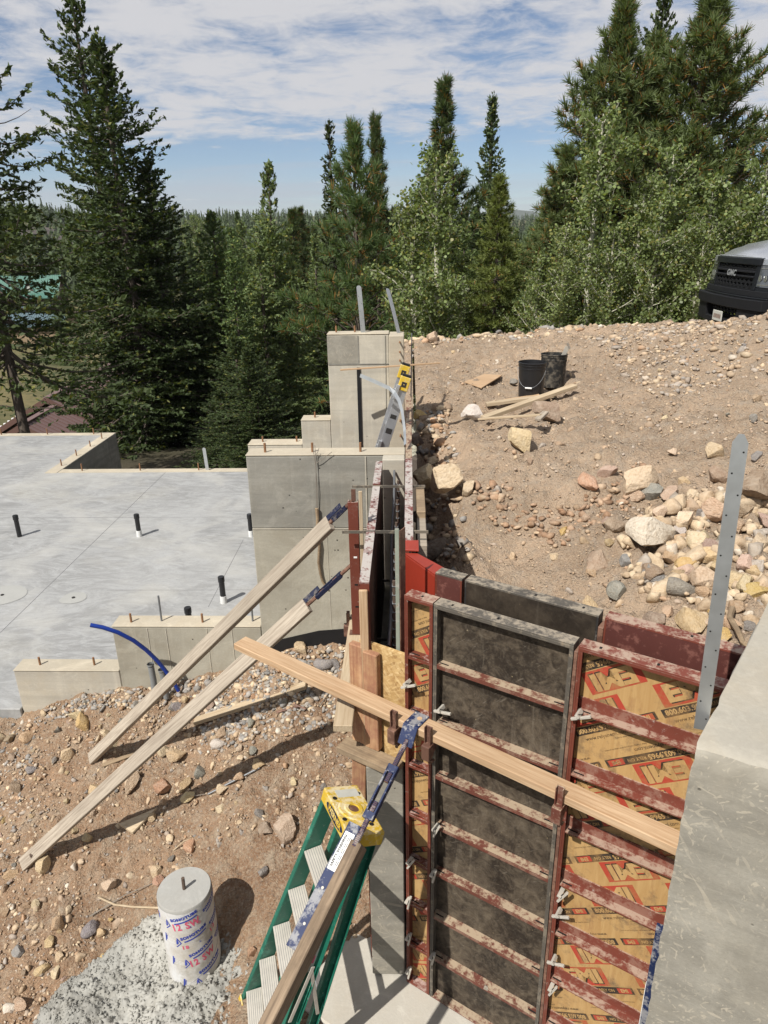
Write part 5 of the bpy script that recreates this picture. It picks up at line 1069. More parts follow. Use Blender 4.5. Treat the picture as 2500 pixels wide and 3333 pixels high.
BIGR = [(1395, 1180, 118, 'white', 'large rough whitish boulder topping the rock pile'), (918, 1085, 72, 'cream', 'tall pale split rock right against the trench forms'), (965, 1100, 90, 'cream', 'angular pale rock beside the split rock at the trench edge'),
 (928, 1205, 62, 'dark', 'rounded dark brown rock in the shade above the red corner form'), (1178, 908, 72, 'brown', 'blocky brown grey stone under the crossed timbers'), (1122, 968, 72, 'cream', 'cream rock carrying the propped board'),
 (1378, 1062, 72, 'cream', 'cream angular rock above the whitish boulder'), (1290, 1222, 66, 'brown', 'half buried brown slab at the left end of the rock pile'), (1276, 1240, 30, 'tan', 'small tan stone leaning on the half buried brown slab'), (1408, 1250, 46, 'brown', 'smooth egg shaped brownish stone below the whitish boulder'),
 (1462, 1282, 52, 'grey', 'smooth mid grey cobble beside the pinkish block'), (1516, 1275, 74, 'pink', 'large pinkish tan block at the middle of the pile'), (1478, 1238, 58, 'yellow', 'yellowish block just left of the strap'), (1446, 1215, 40, 'tan', 'tan chip between whitish boulder and yellowish block'),
 (1312, 1030, 34, 'pink', 'round pinkish stone alone above the pile'), (1325, 1148, 52, 'brown', 'brown flat stone left of the whitish boulder'), (1268, 1052, 46, 'salmon', 'reddish broken clod on the bare bank'), (1492, 1362, 74, 'tan', 'broad flat tan stone nearest the dark red inner panel'),
 (1475, 1140, 62, 'cream', 'pale cream block right of the whitish boulder'), (1500, 1180, 60, 'cream', 'second cream block stacked below the pale one'), (1535, 1120, 66, 'tan', 'tan block half behind the tall strap'), (1530, 1215, 48, 'tan', 'tan wedge beside the strap, level with the yellowish block'),
 (1575, 1175, 48, 'grey', 'grey rounded rock right of the strap'), (1605, 1235, 56, 'pink', 'pinkish rock right of the strap midway up'), (1632, 1290, 56, 'yellow', 'golden rock near the corner of the near pier'), (1640, 1190, 54, 'cream', 'cream rock at the right picture edge'), (1625, 1085, 105, 'brown', 'long brown boulder at the right picture edge'),
 (1010, 1068, 48, 'cream', 'flat cream rock on the bank right of the trench rocks'), (1018, 905, 44, 'white', 'flat whitish stone left of the crossed timbers'), (908, 905, 34, 'yellow', 'yellowish rock by the far trench forms'), (935, 1010, 44, 'cream', 'cream rock above the split rock'),
 (1330, 1290, 50, 'grey', 'grey cobble on open ground below the pile'), (1590, 1320, 44, 'tan', 'tan rock above the dead root'), (1440, 1330, 34, 'tan', 'small tan rock left of the broad flat stone'), (1555, 1385, 46, 'yellow', 'yellow rock beside the dead root'), (1420, 1120, 44, 'cream', 'cream stone touching the top of the whitish boulder'),
 (1350, 1222, 36, 'grey', 'dark grey pebble like stone under the whitish boulder'), (1550, 1040, 58, 'brown', 'brown stone behind the strap top'), (1445, 1075, 40, 'pink', 'pinkish stone right of the cream angular rock'), (935, 738, 34, 'cream', 'long pale rock on the skyline left of the pines'), (1125, 718, 16, 'white', 'small white rock on the skyline'),
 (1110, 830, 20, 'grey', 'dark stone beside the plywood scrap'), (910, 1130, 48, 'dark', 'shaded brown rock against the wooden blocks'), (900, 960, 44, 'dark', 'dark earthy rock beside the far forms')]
for x, y, s_, c_, lb in BIGR:
    p = HR(x, y); d = s_*PX*(p-EYE).dot(fwd)/F*1.12; put_rock(p, d, c_, RND if ('cobble' in lb or 'egg' in lb or 'round' in lb) else ANG, lb, None, .45 if 'half buried' in lb else -.6 if 'trench' in lb and s_ > 50 else .12 if s_ > 60 else .2)
BIGL = [(180, 1568, 44, 'yellow', 'orange yellow rock below the low pale footing'), (384, 1640, 50, 'tan', 'tan blocky rock between the two braces'), (350, 1708, 48, 'salmon', 'salmon coloured rock under the lower brace'), (402, 1702, 40, 'tan', 'tan rock right of the salmon rock'), (288, 1698, 52, 'cream', 'cream rock left of the salmon rock'),
 (146, 1640, 46, 'cream', 'flat cream rock left of the upper brace foot'), (58, 1600, 44, 'tan', 'tan rock near the left picture edge'), (618, 1798, 84, 'pink', 'broad half buried pinkish slab left of the ladder top'), (408, 1728, 38, 'cream', 'cream rock lying in the lower brace shadow'), (208, 1715, 40, 'tan', 'tan rock near the middle of the lower brace'),
 (96, 1880, 50, 'cream', 'cream rock at the lower brace foot'), (410, 1838, 38, 'salmon', 'orange rock just above the column'), (342, 1912, 34, 'salmon', 'reddish rock left of the column top'), (236, 1918, 42, 'pink', 'pinkish rock near the long twig'), (200, 2012, 40, 'grey', 'smooth grey cobble by the spilled concrete'), (570, 1888, 36, 'grey', 'grey rock with dark side right of the column'),
 (455, 1528, 34, 'brown', 'brown clod beside the loose board'), (480, 1590, 36, 'tan', 'pale tan stone left of the dropped pins'), (470, 1612, 30, 'white', 'pale round stone below the loose board'), (110, 2040, 36, 'tan', 'tan rock at lower left'), (42, 2060, 34, 'grey', 'grey stone at lower left corner of the slope'), (225, 2085, 40, 'yellow', 'orange rock at the edge of the spill'),
 (330, 1770, 30, 'tan', 'tan stone beside the triangular offcut'), (190, 1815, 32, 'cream', 'cream stone under the lower brace'), (520, 1680, 30, 'tan', 'tan stone below the dark steel rod'), (560, 1760, 30, 'grey', 'grey stone left of the pinkish slab'), (35, 1705, 36, 'brown', 'brown rock at left edge of the slope'), (8, 1975, 36, 'tan', 'tan rock cut by the left picture edge'), (60, 1960, 26, 'tan', 'tan stone near the lower left edge'),
 (430, 1995, 10, 'grey', 'tiny grey stone behind the column'), (770, 2190, 22, 'brown', 'brown pebble on the footing beside the ladder'), (545, 2060, 34, 'salmon', 'rusty brown clod between column and ladder'), (650, 1405, 40, 'cream', 'cream rock in the gravel by the wall corner'), (700, 1440, 40, 'grey', 'grey cobble behind the fresh waler'), (600, 1395, 34, 'grey', 'flat grey stone at the wall base'), (690, 1500, 30, 'brown', 'brown stone beside the side waler')]
for x, y, s_, c_, lb in BIGL:
    p = HL(x, y); d = s_*PX*(p-EYE).dot(fwd)/F; put_rock(p, d, c_, RND if ('cobble' in lb or 'round' in lb or 'pebble' in lb) else ANG, lb, None, .5 if 'half buried' in lb else .26)
nr = np.random.RandomState(11)
def inview(p, m=.04):
    v = p-EYE; z = v.dot(fwd)
    if z < .3: return False
    x, y = v.dot(right)/z*F/2500, v.dot(up)/z*F/3333
    return abs(x) < .5+m and abs(y) < .5+m
def clear_l(x, y): return nd(x, y) < -.42 or (x < -.32 and y < 4.82)
cnt = 0
while cnt < 136:
    x, y = nr.uniform(-4.4, -.35), nr.uniform(1.9, 4.8)
    if not clear_l(x, y) or (x+1.22)**2/.82+(y-2.72)**2/.66 < 1: continue
    p = Vector((x, y, float(zl_np(np.array([x]), np.array([y]))[0])))
    if not inview(p): continue
    c_ = nr.choice(['tan', 'cream', 'grey', 'salmon', 'brown', 'pink', 'yellow'], p=[.40, .20, .14, .09, .07, .07, .03]); d_ = .04+.085*nr.rand()**2.4
    w_ = 'under the wall base' if y > 4.35 else 'by the left picture edge' if x < -2.75 else 'round the brace feet' if x < -2.0 and y > 3 else 'between the braces and the column' if x < -1.2 and y > 3.2 else 'right of the column' if y > 2.9 else 'at the lower left corner'
    put_rock(p, d_, c_, SML, '%s %s stone %s on the left slope' % ('fist sized' if d_ > .07 else 'small', c_, w_), 'small stones on the left dirt slope', .3); cnt += 1
cnt = 0
while cnt < 80:
    if cnt < 52: x, y = nr.normal(2.0, .42), nr.normal(4.2, .55)
    else: x, y = nr.uniform(.2, 5), nr.uniform(3.2, 10.5)
    if nd(x, y) < .45 or x < .15: continue
    p = Vector((x, y, float(zr_np(np.array([x]), np.array([y]))[0])))
    if not inview(p): continue
    d = (.09+.14*nr.rand()**1.4) if cnt < 52 else (.04+.08*nr.rand()**2.5)
    put_rock(p, d, c_ := nr.choice(['cream', 'tan', 'yellow', 'grey', 'brown', 'pink', 'white'], p=[.28, .24, .08, .16, .10, .10, .04]), SML if d < .1 else ANG, ('%s %s stone %s of the rock pile' % ('large' if d > .12 else 'small', c_, 'at the near side' if y < 4 else 'at the right side' if x > 2.3 else 'at the far side' if y > 4.8 else 'in the middle')) if cnt < 52 else '%s stone lying loose %s' % (c_, 'near the buckets' if y > 6.5 and x < 2.4 else 'on the heap before the truck' if y > 6.5 else 'in the hollow beside the trench' if x < 1.2 else 'on the bank above the rock pile'), 'stones of the rock pile' if cnt < 52 else 'stones scattered on the bank', .28); cnt += 1
def np_mesh(name, V, F_, mats, cols=None, mi=None, smooth=False):
    me = bpy.data.meshes.new(name); nv = len(V); n = F_.shape[1]; nf = len(F_)
    me.vertices.add(nv); me.vertices.foreach_set('co', np.asarray(V, np.float32).ravel()); me.loops.add(nf*n); me.loops.foreach_set('vertex_index', np.asarray(F_, np.int32).ravel())
    me.polygons.add(nf); me.polygons.foreach_set('loop_start', np.arange(0, nf*n, n, dtype=np.int32)); me.polygons.foreach_set('loop_total', np.full(nf, n, np.int32))
    for m_ in mats: me.materials.append(m_)
    if cols is not None:
        a = me.attributes.new('Col', 'FLOAT_COLOR', 'FACE'); a.data.foreach_set('color', np.concatenate([cols, np.ones((nf, 1))], 1).astype(np.float32).ravel())
    if smooth: me.polygons.foreach_set('use_smooth', [True]*nf)
    me.update(calc_edges=True); return me
def pebbles(name, X, Y, Z, Rr, pal, wts, seed, label, dust=None, mix_=.0, mat='pebble'):
    r_ = np.random.RandomState(seed); n = len(X)
    bm = bmesh.new(); bmesh.ops.create_icosphere(bm, subdivisions=1, radius=1.0); BV = np.array([v.co for v in bm.verts]); BF = np.array([[v.index for v in f.verts] for f in bm.faces]); bm.free()
    V = BV[None]*(1+r_.uniform(-.36, .36, (n, 12, 1)))*np.stack([r_.uniform(.8, 1.5, n), r_.uniform(.6, 1.0, n), r_.uniform(.4, .85, n)], 1)[:, None]
    a = r_.uniform(0, 6.28, n); b = r_.normal(0, .35, n); ca, sa, cb_, sb_ = np.cos(a), np.sin(a), np.cos(b), np.sin(b)
    y, z = V[:, :, 1]*cb_[:, None]-V[:, :, 2]*sb_[:, None], V[:, :, 1]*sb_[:, None]+V[:, :, 2]*cb_[:, None]; x = V[:, :, 0]
    V = np.stack([x*ca[:, None]-y*sa[:, None], x*sa[:, None]+y*ca[:, None], z], 2)*Rr[:, None, None]+np.stack([X, Y, Z+Rr*.18], 1)[:, None]
    pal = np.array(pal); c = pal[r_.choice(len(pal), n, p=wts)]*r_.uniform(.75, 1.2, (n, 1))
    if dust is not None: k = mix_*r_.uniform(.4, 1.3, (n, 1)); c = c*(1-k)+np.array(dust)*k
    me = np_mesh(name, V.reshape(-1, 3), (BF[None]+(np.arange(n)*12)[:, None, None]).reshape(-1, 3), [M[mat]], np.repeat(c, 20, 0)); o = link(name, me); tag(o, label, 'gravel', None, 'stuff')
PAL = [(.25, .24, .225), (.34, .315, .285), (.46, .35, .235), (.55, .44, .30), (.42, .27, .165), (.31, .225, .155), (.55, .50, .42)]
def scatter(n, x0, x1, y0, y1, keep, zf, rmin, rmax, pw, seed, dens=None):
    r_ = np.random.RandomState(seed); X = r_.uniform(x0, x1, n*3); Y = r_.uniform(y0, y1, n*3); k = keep(X, Y)
    if dens is not None: k &= r_.rand(len(X)) < dens(X, Y)
    X, Y = X[k][:n], Y[k][:n]; R_ = rmin*(1-r_.rand(len(X))*(1-(rmin/rmax)**pw))**(-1/pw); return X, Y, zf(X, Y), R_
X, Y, Z, R_ = scatter(16000, -5.6, -.22, 1.5, 4.86, lambda x, y: ((nd(x, y) < -.40) | (x < -.32)) & ((x > -3.35) | (y < 4.82)) & ((x+1.22)**2/.80+(y-2.72)**2/.64 > 1), zl_np, .005, .024, 2.1, 3, lambda x, y: np.clip(.70+1.6*fbm(x*1.3, y*1.3, 77, 3), .3, 1)); pebbles('gravel', X, Y, Z, R_, PAL, [.16, .18, .24, .20, .08, .08, .06], 5, 'mixed grey and tan pebbles lying on the left dirt slope', (.34, .225, .14), .40)
X, Y, Z, R_ = scatter(1500, -3.0, -.3, 4.2, 4.85, lambda x, y: (x > -1.6) | (y > 4.7), zl_np, .012, .034, 2.0, 8); pebbles('gravel', X, Y, Z, R_, PAL, [.3, .3, .12, .14, .02, .06, .06], 6, 'grey drain gravel heaped along the wall base')
X, Y, Z, R_ = scatter(2200, -5.6, -2.6, 3.2, 4.8, lambda x, y: (x < -2.9-.2*(y-4)), zl_np, .010, .030, 2.0, 18); pebbles('gravel', X, Y, Z, R_, PAL, [.38, .34, .08, .10, .02, .04, .04], 16, 'grey gravel patch at the left picture edge')
X, Y, Z, R_ = scatter(17000, .1, 6.5, 2.2, 12.5, lambda x, y: (nd(x, y) > .36) & (y < 12.2), zr_np, .006, .026, 2.4, 4, lambda x, y: np.clip(.42+1.3*fbm(x*.9, y*.9, 71, 3)+.25*np.exp(-((x-2.2)**2+(y-4.4)**2)/1.0), .12, 1)*np.clip(3.2*np.abs(x)/np.maximum(y, 1)+.5, 0, 1)); pebbles('gravel', X, Y, Z, R_, PAL, [.17, .20, .23, .18, .06, .11, .05], 7, 'mixed pebbles and stone chips on the excavated bank', (.42, .30, .205), .62)
X, Y, Z, R_ = scatter(3800, 2.2, 6.2, 7.0, 10.0, lambda x, y: x > 2.4, zr_np, .012, .06, 2.0, 14); pebbles('gravel', X, Y, Z, R_, PAL, [.2, .22, .22, .2, .06, .06, .04], 9, 'grey brown rubble of the heap in front of the truck', (.40, .30, .21), .4)
X, Y, Z, R_ = scatter(450, .085, .42, 3.4, 7.5, lambda x, y: x > 0, zr_np, .02, .07, 1.6, 24); pebbles('gravel', X, Y, Z, R_, PAL, [.1, .1, .2, .2, .1, .25, .05], 19, 'broken stones tumbled along the right trench forms')
X, Y, Z, R_ = scatter(700, -.5, 4.4, 10.6, 11.9, lambda x, y: x > -.4, zr_np, .02, .09, 1.8, 34); pebbles('gravel', X, Y, Z, R_, PAL, [.12, .15, .2, .25, .06, .1, .12], 29, 'pale stones along the skyline edge of the bank')

def chunks(name, X, Y, Z, Rr, pal, wts, seed, label, dust=None, mix_=0.0):
    r_ = np.random.RandomState(seed); Vs, Fs, Cs, base = [], [], [], 0; meshes = [rock_mesh(200+s, 2, .85, 13, .07) for s in range(7)]
    BVs = [np.array([v.co for v in m_.vertices]) for m_ in meshes]; BF = np.array([tuple(p.vertices) for p in meshes[0].polygons]); nv = len(BVs[0])
    for m_ in meshes: bpy.data.meshes.remove(m_)
    pal = np.array(pal)
    for i in range(len(X)):
        a, b, c_ = r_.uniform(0, 6.28), r_.normal(0, .5), r_.normal(0, .5); R3_ = np.array((Matrix.Rotation(a, 3, 'Z') @ Matrix.Rotation(b, 3, 'X') @ Matrix.Rotation(c_, 3, 'Y')))
        Vs.append((BVs[r_.randint(len(BVs))]*r_.uniform(.8, 1.35, 3)*Rr[i]) @ R3_.T+np.array([X[i], Y[i], Z[i]+Rr[i]*.12])); c = pal[r_.choice(len(pal), p=wts)]*r_.uniform(.8, 1.15)
        if dust is not None: k = mix_*r_.uniform(.4, 1.3); c = c*(1-k)+np.array(dust)*k
        Cs.append(np.repeat(c[None], len(BF), 0)); Fs.append(BF+i*nv)
    tag(link(name, np_mesh(name, np.concatenate(Vs), np.concatenate(Fs), [M['pebble']], np.concatenate(Cs))), label, 'stones', None, 'stuff')
X, Y, Z, R_ = scatter(1700, -5.0, -.3, 1.6, 4.85, lambda x, y: ((nd(x, y) < -.42) | (x < -.34)) & ((x > -3.35) | (y < 4.8)) & ((x+1.22)**2/.82+(y-2.72)**2/.66 > 1), zl_np, .012, .044, 1.8, 73, lambda x, y: np.clip(.65+1.7*fbm(x*1.5, y*1.5, 88, 3), .15, 1)); chunks('stones', X, Y, Z, R_, PAL, [.08, .08, .32, .28, .10, .06, .08], 75, 'broken tan and cream stones strewn over the left dirt slope', (.34, .225, .14), .15)
X, Y, Z, R_ = scatter(520, 1.3, 3.4, 3.0, 5.4, lambda x, y: (((x-2.15)/.75)**2+((y-4.15)/.9)**2 < 1) & (nd(x, y) > .45), zr_np, .03, .105, 1.5, 44); chunks('stones', X, Y, Z+.015, R_, PAL, [.05, .07, .36, .37, .03, .05, .07], 39, 'broken cream and tan rubble filling the rock pile', (.44, .34, .235), .32)
X, Y, Z, R_ = scatter(420, .15, 5.5, 2.8, 11, lambda x, y: nd(x, y) > .42, zr_np, .018, .065, 2.0, 47); chunks('stones', X, Y, Z, R_, PAL, [.08, .1, .34, .26, .06, .10, .06], 48, 'broken tan stones strewn over the excavated bank', (.42, .31, .21), .3)
X, Y, Z, R_ = scatter(260, .5, 1.9, 4.7, 5.6, lambda x, y: np.abs(y-5.15-.25*np.sin(x*4)) < .22, zr_np, .015, .05, 1.8, 54); pebbles('gravel', X, Y, Z, R_, [(.30, .19, .12), (.36, .24, .155), (.42, .31, .21)], [.4, .4, .2], 49, 'reddish dirt clods along the broken rim of the hollow')
def zs_np(x, y): return spill_np(x, y)[0]
X, Y, Z, R_ = scatter(11000, -2.3, -.30, 1.7, 3.65, lambda x, y: spill_np(x, y)[1] < .985, zs_np, .004, .015, 2.2, 64); pebbles('gravel', X, Y, Z, R_, [(.33, .32, .285), (.29, .28, .25), (.38, .37, .33)], [.5, .25, .25], 59, 'gritty crumbs of hardened concrete on the spill', None, 0.0, 'spill')
# ------------------------------------------------------------------ trees
def unit(v): return v/np.maximum(np.linalg.norm(v, axis=-1, keepdims=True), 1e-9)
def stick_mesh(segs, mat, n=4):
    """segs: list of (p0, p1, r0, r1)"""
    A = np.array([np.concatenate([s_[0], s_[1], [s_[2], s_[3]]]) for s_ in segs]); p0, p1 = A[:, :3], A[:, 3:6]; d = unit(p1-p0); a = unit(np.cross(d, np.array([.31, .87, .21]))); b = np.cross(d, a)
    ang = np.arange(n)*2*np.pi/n; ring = a[:, None]*np.cos(ang)[None, :, None]+b[:, None]*np.sin(ang)[None, :, None]
    V = np.concatenate([p0[:, None]+ring*A[:, 6][:, None, None], p1[:, None]+ring*A[:, 7][:, None, None]], 1); k = np.arange(n); q = np.stack([k, (k+1) % n, n+(k+1) % n, n+k], 1)
    F_ = (q[None]+(np.arange(len(A))*2*n)[:, None, None]).reshape(-1, 4); return V.reshape(-1, 3), F_
def trunk_pts(r_, H, bend=.01): 
    k = 14; w = np.cumsum(r_.normal(0, bend*H/k, (k+1, 2)), 0); w[0] = 0; return np.concatenate([w, np.linspace(0, H, k+1)[:, None]], 1)
def tpos(tp, z): return np.array([np.interp(z, tp[:, 2], tp[:, 0]), np.interp(z, tp[:, 2], tp[:, 1]), z])
def conifer(seed, H, R, kind='fir', nb=260, z0=.08, gap=0.0, tuft=(.15, .055), hue=(.036, .062, .018), bare=.0, topsparse=0.0, twn=9, tfn=6, pw_=.8, brush=False):
    r_ = np.random.RandomState(seed); tp = trunk_pts(r_, H); segs = []; tips = []; C_, A_, W_, L_, B_ = [], [], [], [], []
    r0 = H*.0125
    for i in range(len(tp)-1): segs.append((tp[i], tp[i+1], r0*(1-i/len(tp))**.8+.01, r0*(1-(i+1)/len(tp))**.8+.008))
    lob = r_.uniform(0, 6.28, 5)
    for b in range(nb):
        f = ((b+r_.rand())/nb)**(1.12 if kind != 'pine' else 1.0); z = H*(z0+(1-z0)*f*.985)
        if r_.rand() < gap*(.5+.5*math.sin(z*3.1+seed)): continue
        az = b*2.39996+r_.normal(0, .35); irr = 1+.28*math.sin(2*az+lob[0]+z*.9)+.18*math.sin(z*2.3+lob[1])
        if kind == 'col': prof = min(1, (1-f)*2.6)*(.75+.25*(1-f))
        elif kind == 'pine': prof = min(1, (1-f)*1.5)**.9*min(1, .5+f*1.5)
        else: prof = (1-f)**pw_
        ln = max(.10*R, R*prof*irr*r_.uniform(.62, 1.15))*(1-topsparse*f*r_.rand())
        e = (np.interp(f, [0, .5, .85, 1], [-22, -8, 22, 60]) if kind in ('fir', 'col') else np.interp(f, [0, .5, 1], [5, 28, 68]))+r_.normal(0, 7); e = math.radians(e); dh = np.array([math.cos(az), math.sin(az), 0]); base = tpos(tp, z)
        S = np.linspace(0, 1, 6); dr = -.10*ln if kind in ('fir', 'col') else .10*ln
        P = base+dh*(ln*S*math.cos(e))[:, None]; P[:, 2] += ln*S*math.sin(e)+dr*np.sin(S*math.pi)*1.0+(.10*ln*S**3)
        br = max(.006, .011*ln+.004)
        for i in range(5): segs.append((P[i], P[i+1], br*(1-.8*S[i]), br*(1-.8*S[i+1])))
        if r_.rand() < bare*(1-f): continue
        nt = max(3, int(twn*ln/R*1.3)+1); s_ = np.linspace(.18 if kind != 'pine' else .38, 1, nt)+r_.normal(0, .02, nt); s_ = np.clip(s_, .1, 1); side = np.where(np.arange(nt) % 2, 1, -1)
        bp = np.stack([np.interp(s_, S, P[:, i]) for i in range(3)], 1); fw_ = unit(P[-1]-P[-3]); lat = np.cross(fw_, [0, 0, 1]); lat = lat/np.linalg.norm(lat)
        tl = (ln*.42*(1.12-s_)+.12)*r_.uniform(.6, 1.2, nt); td = unit(fw_[None]*r_.uniform(.5, .9, (nt, 1))+lat[None]*side[:, None]*r_.uniform(.6, 1, (nt, 1))+np.array([0, 0, 1.0])[None]*r_.normal(-.08 if kind != 'pine' else .35, .22, (nt, 1)))
        td[-1] = fw_; tips.append((bp, td, tl))
    BP = np.concatenate([t[0] for t in tips]); TD = np.concatenate([t[1] for t in tips]); TL = np.concatenate([t[2] for t in tips]); n = len(BP)
    if kind != 'pine' and not brush:
        k = tfn; u = (np.arange(k)+.6)/k; c = BP[:, None]+TD[:, None]*(TL[:, None]*u[None])[:, :, None]; c = c+r_.normal(0, .028, c.shape); a = unit(TD[:, None]+r_.normal(0, .55, c.shape)); c = c.reshape(-1, 3); a = a.reshape(-1, 3)
        w = unit(np.cross(a, unit(r_.normal(0, .7, c.shape)+np.array([0, 0, 1.0])))); m_ = len(c); l = tuft[0]*r_.uniform(.6, 1.25, (m_, 1)); ww = tuft[1]*r_.uniform(.5, 1.0, (m_, 1))
        V = np.stack([c-a*l*.5, c+w*ww, c+a*l*.55, c-w*ww], 1).reshape(-1, 3); F_ = np.arange(m_*4).reshape(-1, 4)
        tree_v = 1+r_.normal(0, .22, (m_, 1)); col = np.array(hue)*np.clip(tree_v, .45, 1.8); y = (r_.rand(m_, 1) < .07); col = np.where(y, col*np.array([2.2, 1.6, 1.1]), col)
    else:
        k = 46; bp = (BP+TD*(TL*.55)[:, None]); off = r_.uniform(-.35, .55, (n, k, 1)); c = bp[:, None]+TD[:, None]*off*np.clip(TL, .12, .30)[:, None, None]
        a = unit(TD[:, None]*.75+r_.normal(0, .55, (n, k, 3))+np.array([0, 0, .18])); l = tuft[0]*r_.uniform(.65, 1.2, (n, k, 1)); w = unit(np.cross(a, r_.normal(0, 1, a.shape)))*tuft[1]*.5
        V = np.stack([c-w, c+w, c+a*l+w*.3, c+a*l-w*.3], 2).reshape(-1, 3); m_ = n*k; F_ = np.arange(m_*4).reshape(-1, 4)
        old = (.25 if brush else 1.0)*np.clip(.30-off*1.1, 0, 1)*(r_.rand(n, 1, 1)**1.2); mixv = (r_.rand(n, k, 1) < old*1.0).reshape(-1, 1)
        col = np.array(hue)*np.clip(1+r_.normal(0, .22, (m_, 1)), .5, 1.7); col = np.where(mixv, np.array([.36, .18, .05])*r_.uniform(.6, 1.15, (m_, 1)), col)
        for i in range(0, n): segs.append((BP[i], bp[i]+TD[i]*.05, .007, .004))
    TV, TF = stick_mesh(segs, None)
    return np_mesh('trunk', TV, TF, [M['bark']]), np_mesh('crown', V, F_, [M['needle']], col), H
def aspen(seed, H, R, nl=7600, leaf=.031, hue=(.16, .205, .075)):
    r_ = np.random.RandomState(seed); tp = trunk_pts(r_, H, .03); segs = []; LP = []
    for i in range(len(tp)-1): segs.append((tp[i], tp[i+1], .015*H*(1-i/15)**.7+.004, .015*H*(1-(i+1)/15)**.7+.003))
    nb = 44
    for b in range(nb):
        f = (b+r_.rand())/nb; z = H*(.16+.82*f); az = b*2.4+r_.normal(0, .5); ln = R*(math.sin(math.pi*min(1, f*.72+.26))**.7)*r_.uniform(.5, 1.2)+.1; e = math.radians(np.interp(f, [0, 1], [18, 62])+r_.normal(0, 10)); p = tpos(tp, z); d = np.array([math.cos(az)*math.cos(e), math.sin(az)*math.cos(e), math.sin(e)]); prev = p
        for i in range(5):
            d = unit(d+r_.normal(0, .13, 3)+np.array([0, 0, .05])); q = prev+d*ln/5; segs.append((prev, q, .012*(1-i/5.5)+.002, .012*(1-(i+1)/5.5)+.002)); LP.append((prev, q, 1+i*.9)); 
            for t in range(2):
                dd = unit(d+r_.normal(0, .7, 3)); e2 = q+dd*ln*.26*r_.uniform(.5, 1.2); segs.append((q, e2, .004, .002)); LP.append((q, e2, 2.2+i*.6))
            prev = q
    P0_ = np.array([l[0] for l in LP]); P1_ = np.array([l[1] for l in LP]); w = np.array([l[2]*np.linalg.norm(l[1]-l[0]) for l in LP]); k = r_.choice(len(LP), nl, p=w/w.sum()); t = r_.rand(nl, 1); c = P0_[k]*(1-t)+P1_[k]*t+r_.normal(0, .07, (nl, 3))
    nrm = unit(r_.normal(0, 1, (nl, 3))+np.array([0, -.0, .35])); a = unit(np.cross(nrm, r_.normal(0, 1, (nl, 3)))); b_ = np.cross(nrm, a); s_ = leaf*r_.uniform(.6, 1.15, (nl, 1))
    ang = np.array([0, 1.15, 2.1, 3.14, 4.18, 5.13]); rr = np.array([1.1, .95, .92, .85, .92, .95]); V = np.stack([c+(a*math.cos(x)+b_*math.sin(x))*s_*r for x, r in zip(ang, rr)], 1).reshape(-1, 3); F_ = np.arange(nl*6).reshape(-1, 6)
    col = np.array(hue)*np.clip(1+r_.normal(0, .25, (nl, 1)), .5, 1.7); yl = r_.rand(nl, 1) < .10; col = np.where(yl, np.array([.26, .25, .075])*r_.uniform(.7, 1.1, (nl, 1)), col)
    TV, TF = stick_mesh(segs, None, 5); return np_mesh('trunk', TV, TF, [M['aspen_bark']]), np_mesh('crown', V, F_, [M['leaf']], col), H
def ground(x, y):
    a, b = np.array([x]), np.array([y]); v = float(zv_np(a, b)[0])
    if -.2 < x < 9 and 7 < y < 13.8: v = max(v, float(zr_np(a, b)[0]))
    return v
def plant(tree, x, y, depth, label, group=None, name='conifer_tree', cat='tree', wsc=1.0, base=None, rz=None):
    p = at(x, y, depth); g = ground(p.x, p.y)-.15 if base is None else base; s_ = max(.2, (p.z-g)/tree[2]); t = thing(name, label, cat, (p.x, p.y, g), group, rnd.uniform(0, 6.28) if rz is None else rz); t.scale = (s_*wsc, s_*wsc, s_)
    for nm, me in (('trunk', tree[0]), ('crown', tree[1])): o = bpy.data.objects.new(nm, me); C.objects.link(o); o.parent = t
    return t
FIR = [conifer(1, 14, 3.3, 'fir', 340, .05, .10, (.19, .055), (.054, .078, .028), twn=15, tfn=9, pw_=.72), conifer(2, 15, 2.6, 'fir', 270, .12, .30, (.19, .055), (.060, .084, .030), topsparse=.25, twn=14, tfn=9, pw_=.42), conifer(3, 11, 2.3, 'fir', 230, .06, .12, (.20, .06), (.115, .165, .062), twn=11, tfn=8, pw_=.65), conifer(4, 11, 2.1, 'fir', 200, .10, .32, (.21, .062), (.15, .195, .08), .12, .25, 11, 8, .6)]
SPIRE = [conifer(5, 10, .95, 'fir', 190, .1, .3, (.17, .055), (.050, .066, .026), .1, 0, 8, 5), conifer(6, 10, 1.35, 'fir', 230, .06, .12, (.17, .05), (.09, .125, .058), twn=10, tfn=7)]
COL = [conifer(7, 5.2, .72, 'col', 170, .03, 0, (.12, .02), (.15, .18, .05), twn=6, brush=True)]
PINE = [conifer(8, 7.5, 1.7, 'pine', 130, .12, .2, (.22, .02), (.10, .15, .055), twn=7), conifer(9, 9.5, 2.4, 'pine', 300, .06, .1, (.21, .024), (.115, .15, .055), twn=9), conifer(10, 9, 1.35, 'pine', 170, .08, .15, (.20, .026), (.08, .112, .042), twn=6)]
ASP = [aspen(21, 5.2, 1.0), aspen(22, 5.0, .82, 5600, .031, (.175, .215, .08)), aspen(23, 4.4, 1.0, 6000, .033, (.15, .19, .07))]
plant(FIR[1], 158, -12, 24.5, 'tallest fir at left with thin ragged top cut by the frame', wsc=1.0, name='fir_tree', rz=.6); plant(FIR[0], 208, 92, 23, 'broad dark fir standing right against the tallest left fir', wsc=1.18, name='fir_tree', rz=2.2)
plant(FIR[0], 322, 360, 25.5, 'shorter dark fir tucked at the right side of the broad left fir', wsc=1.55, name='fir_tree', rz=4.0)
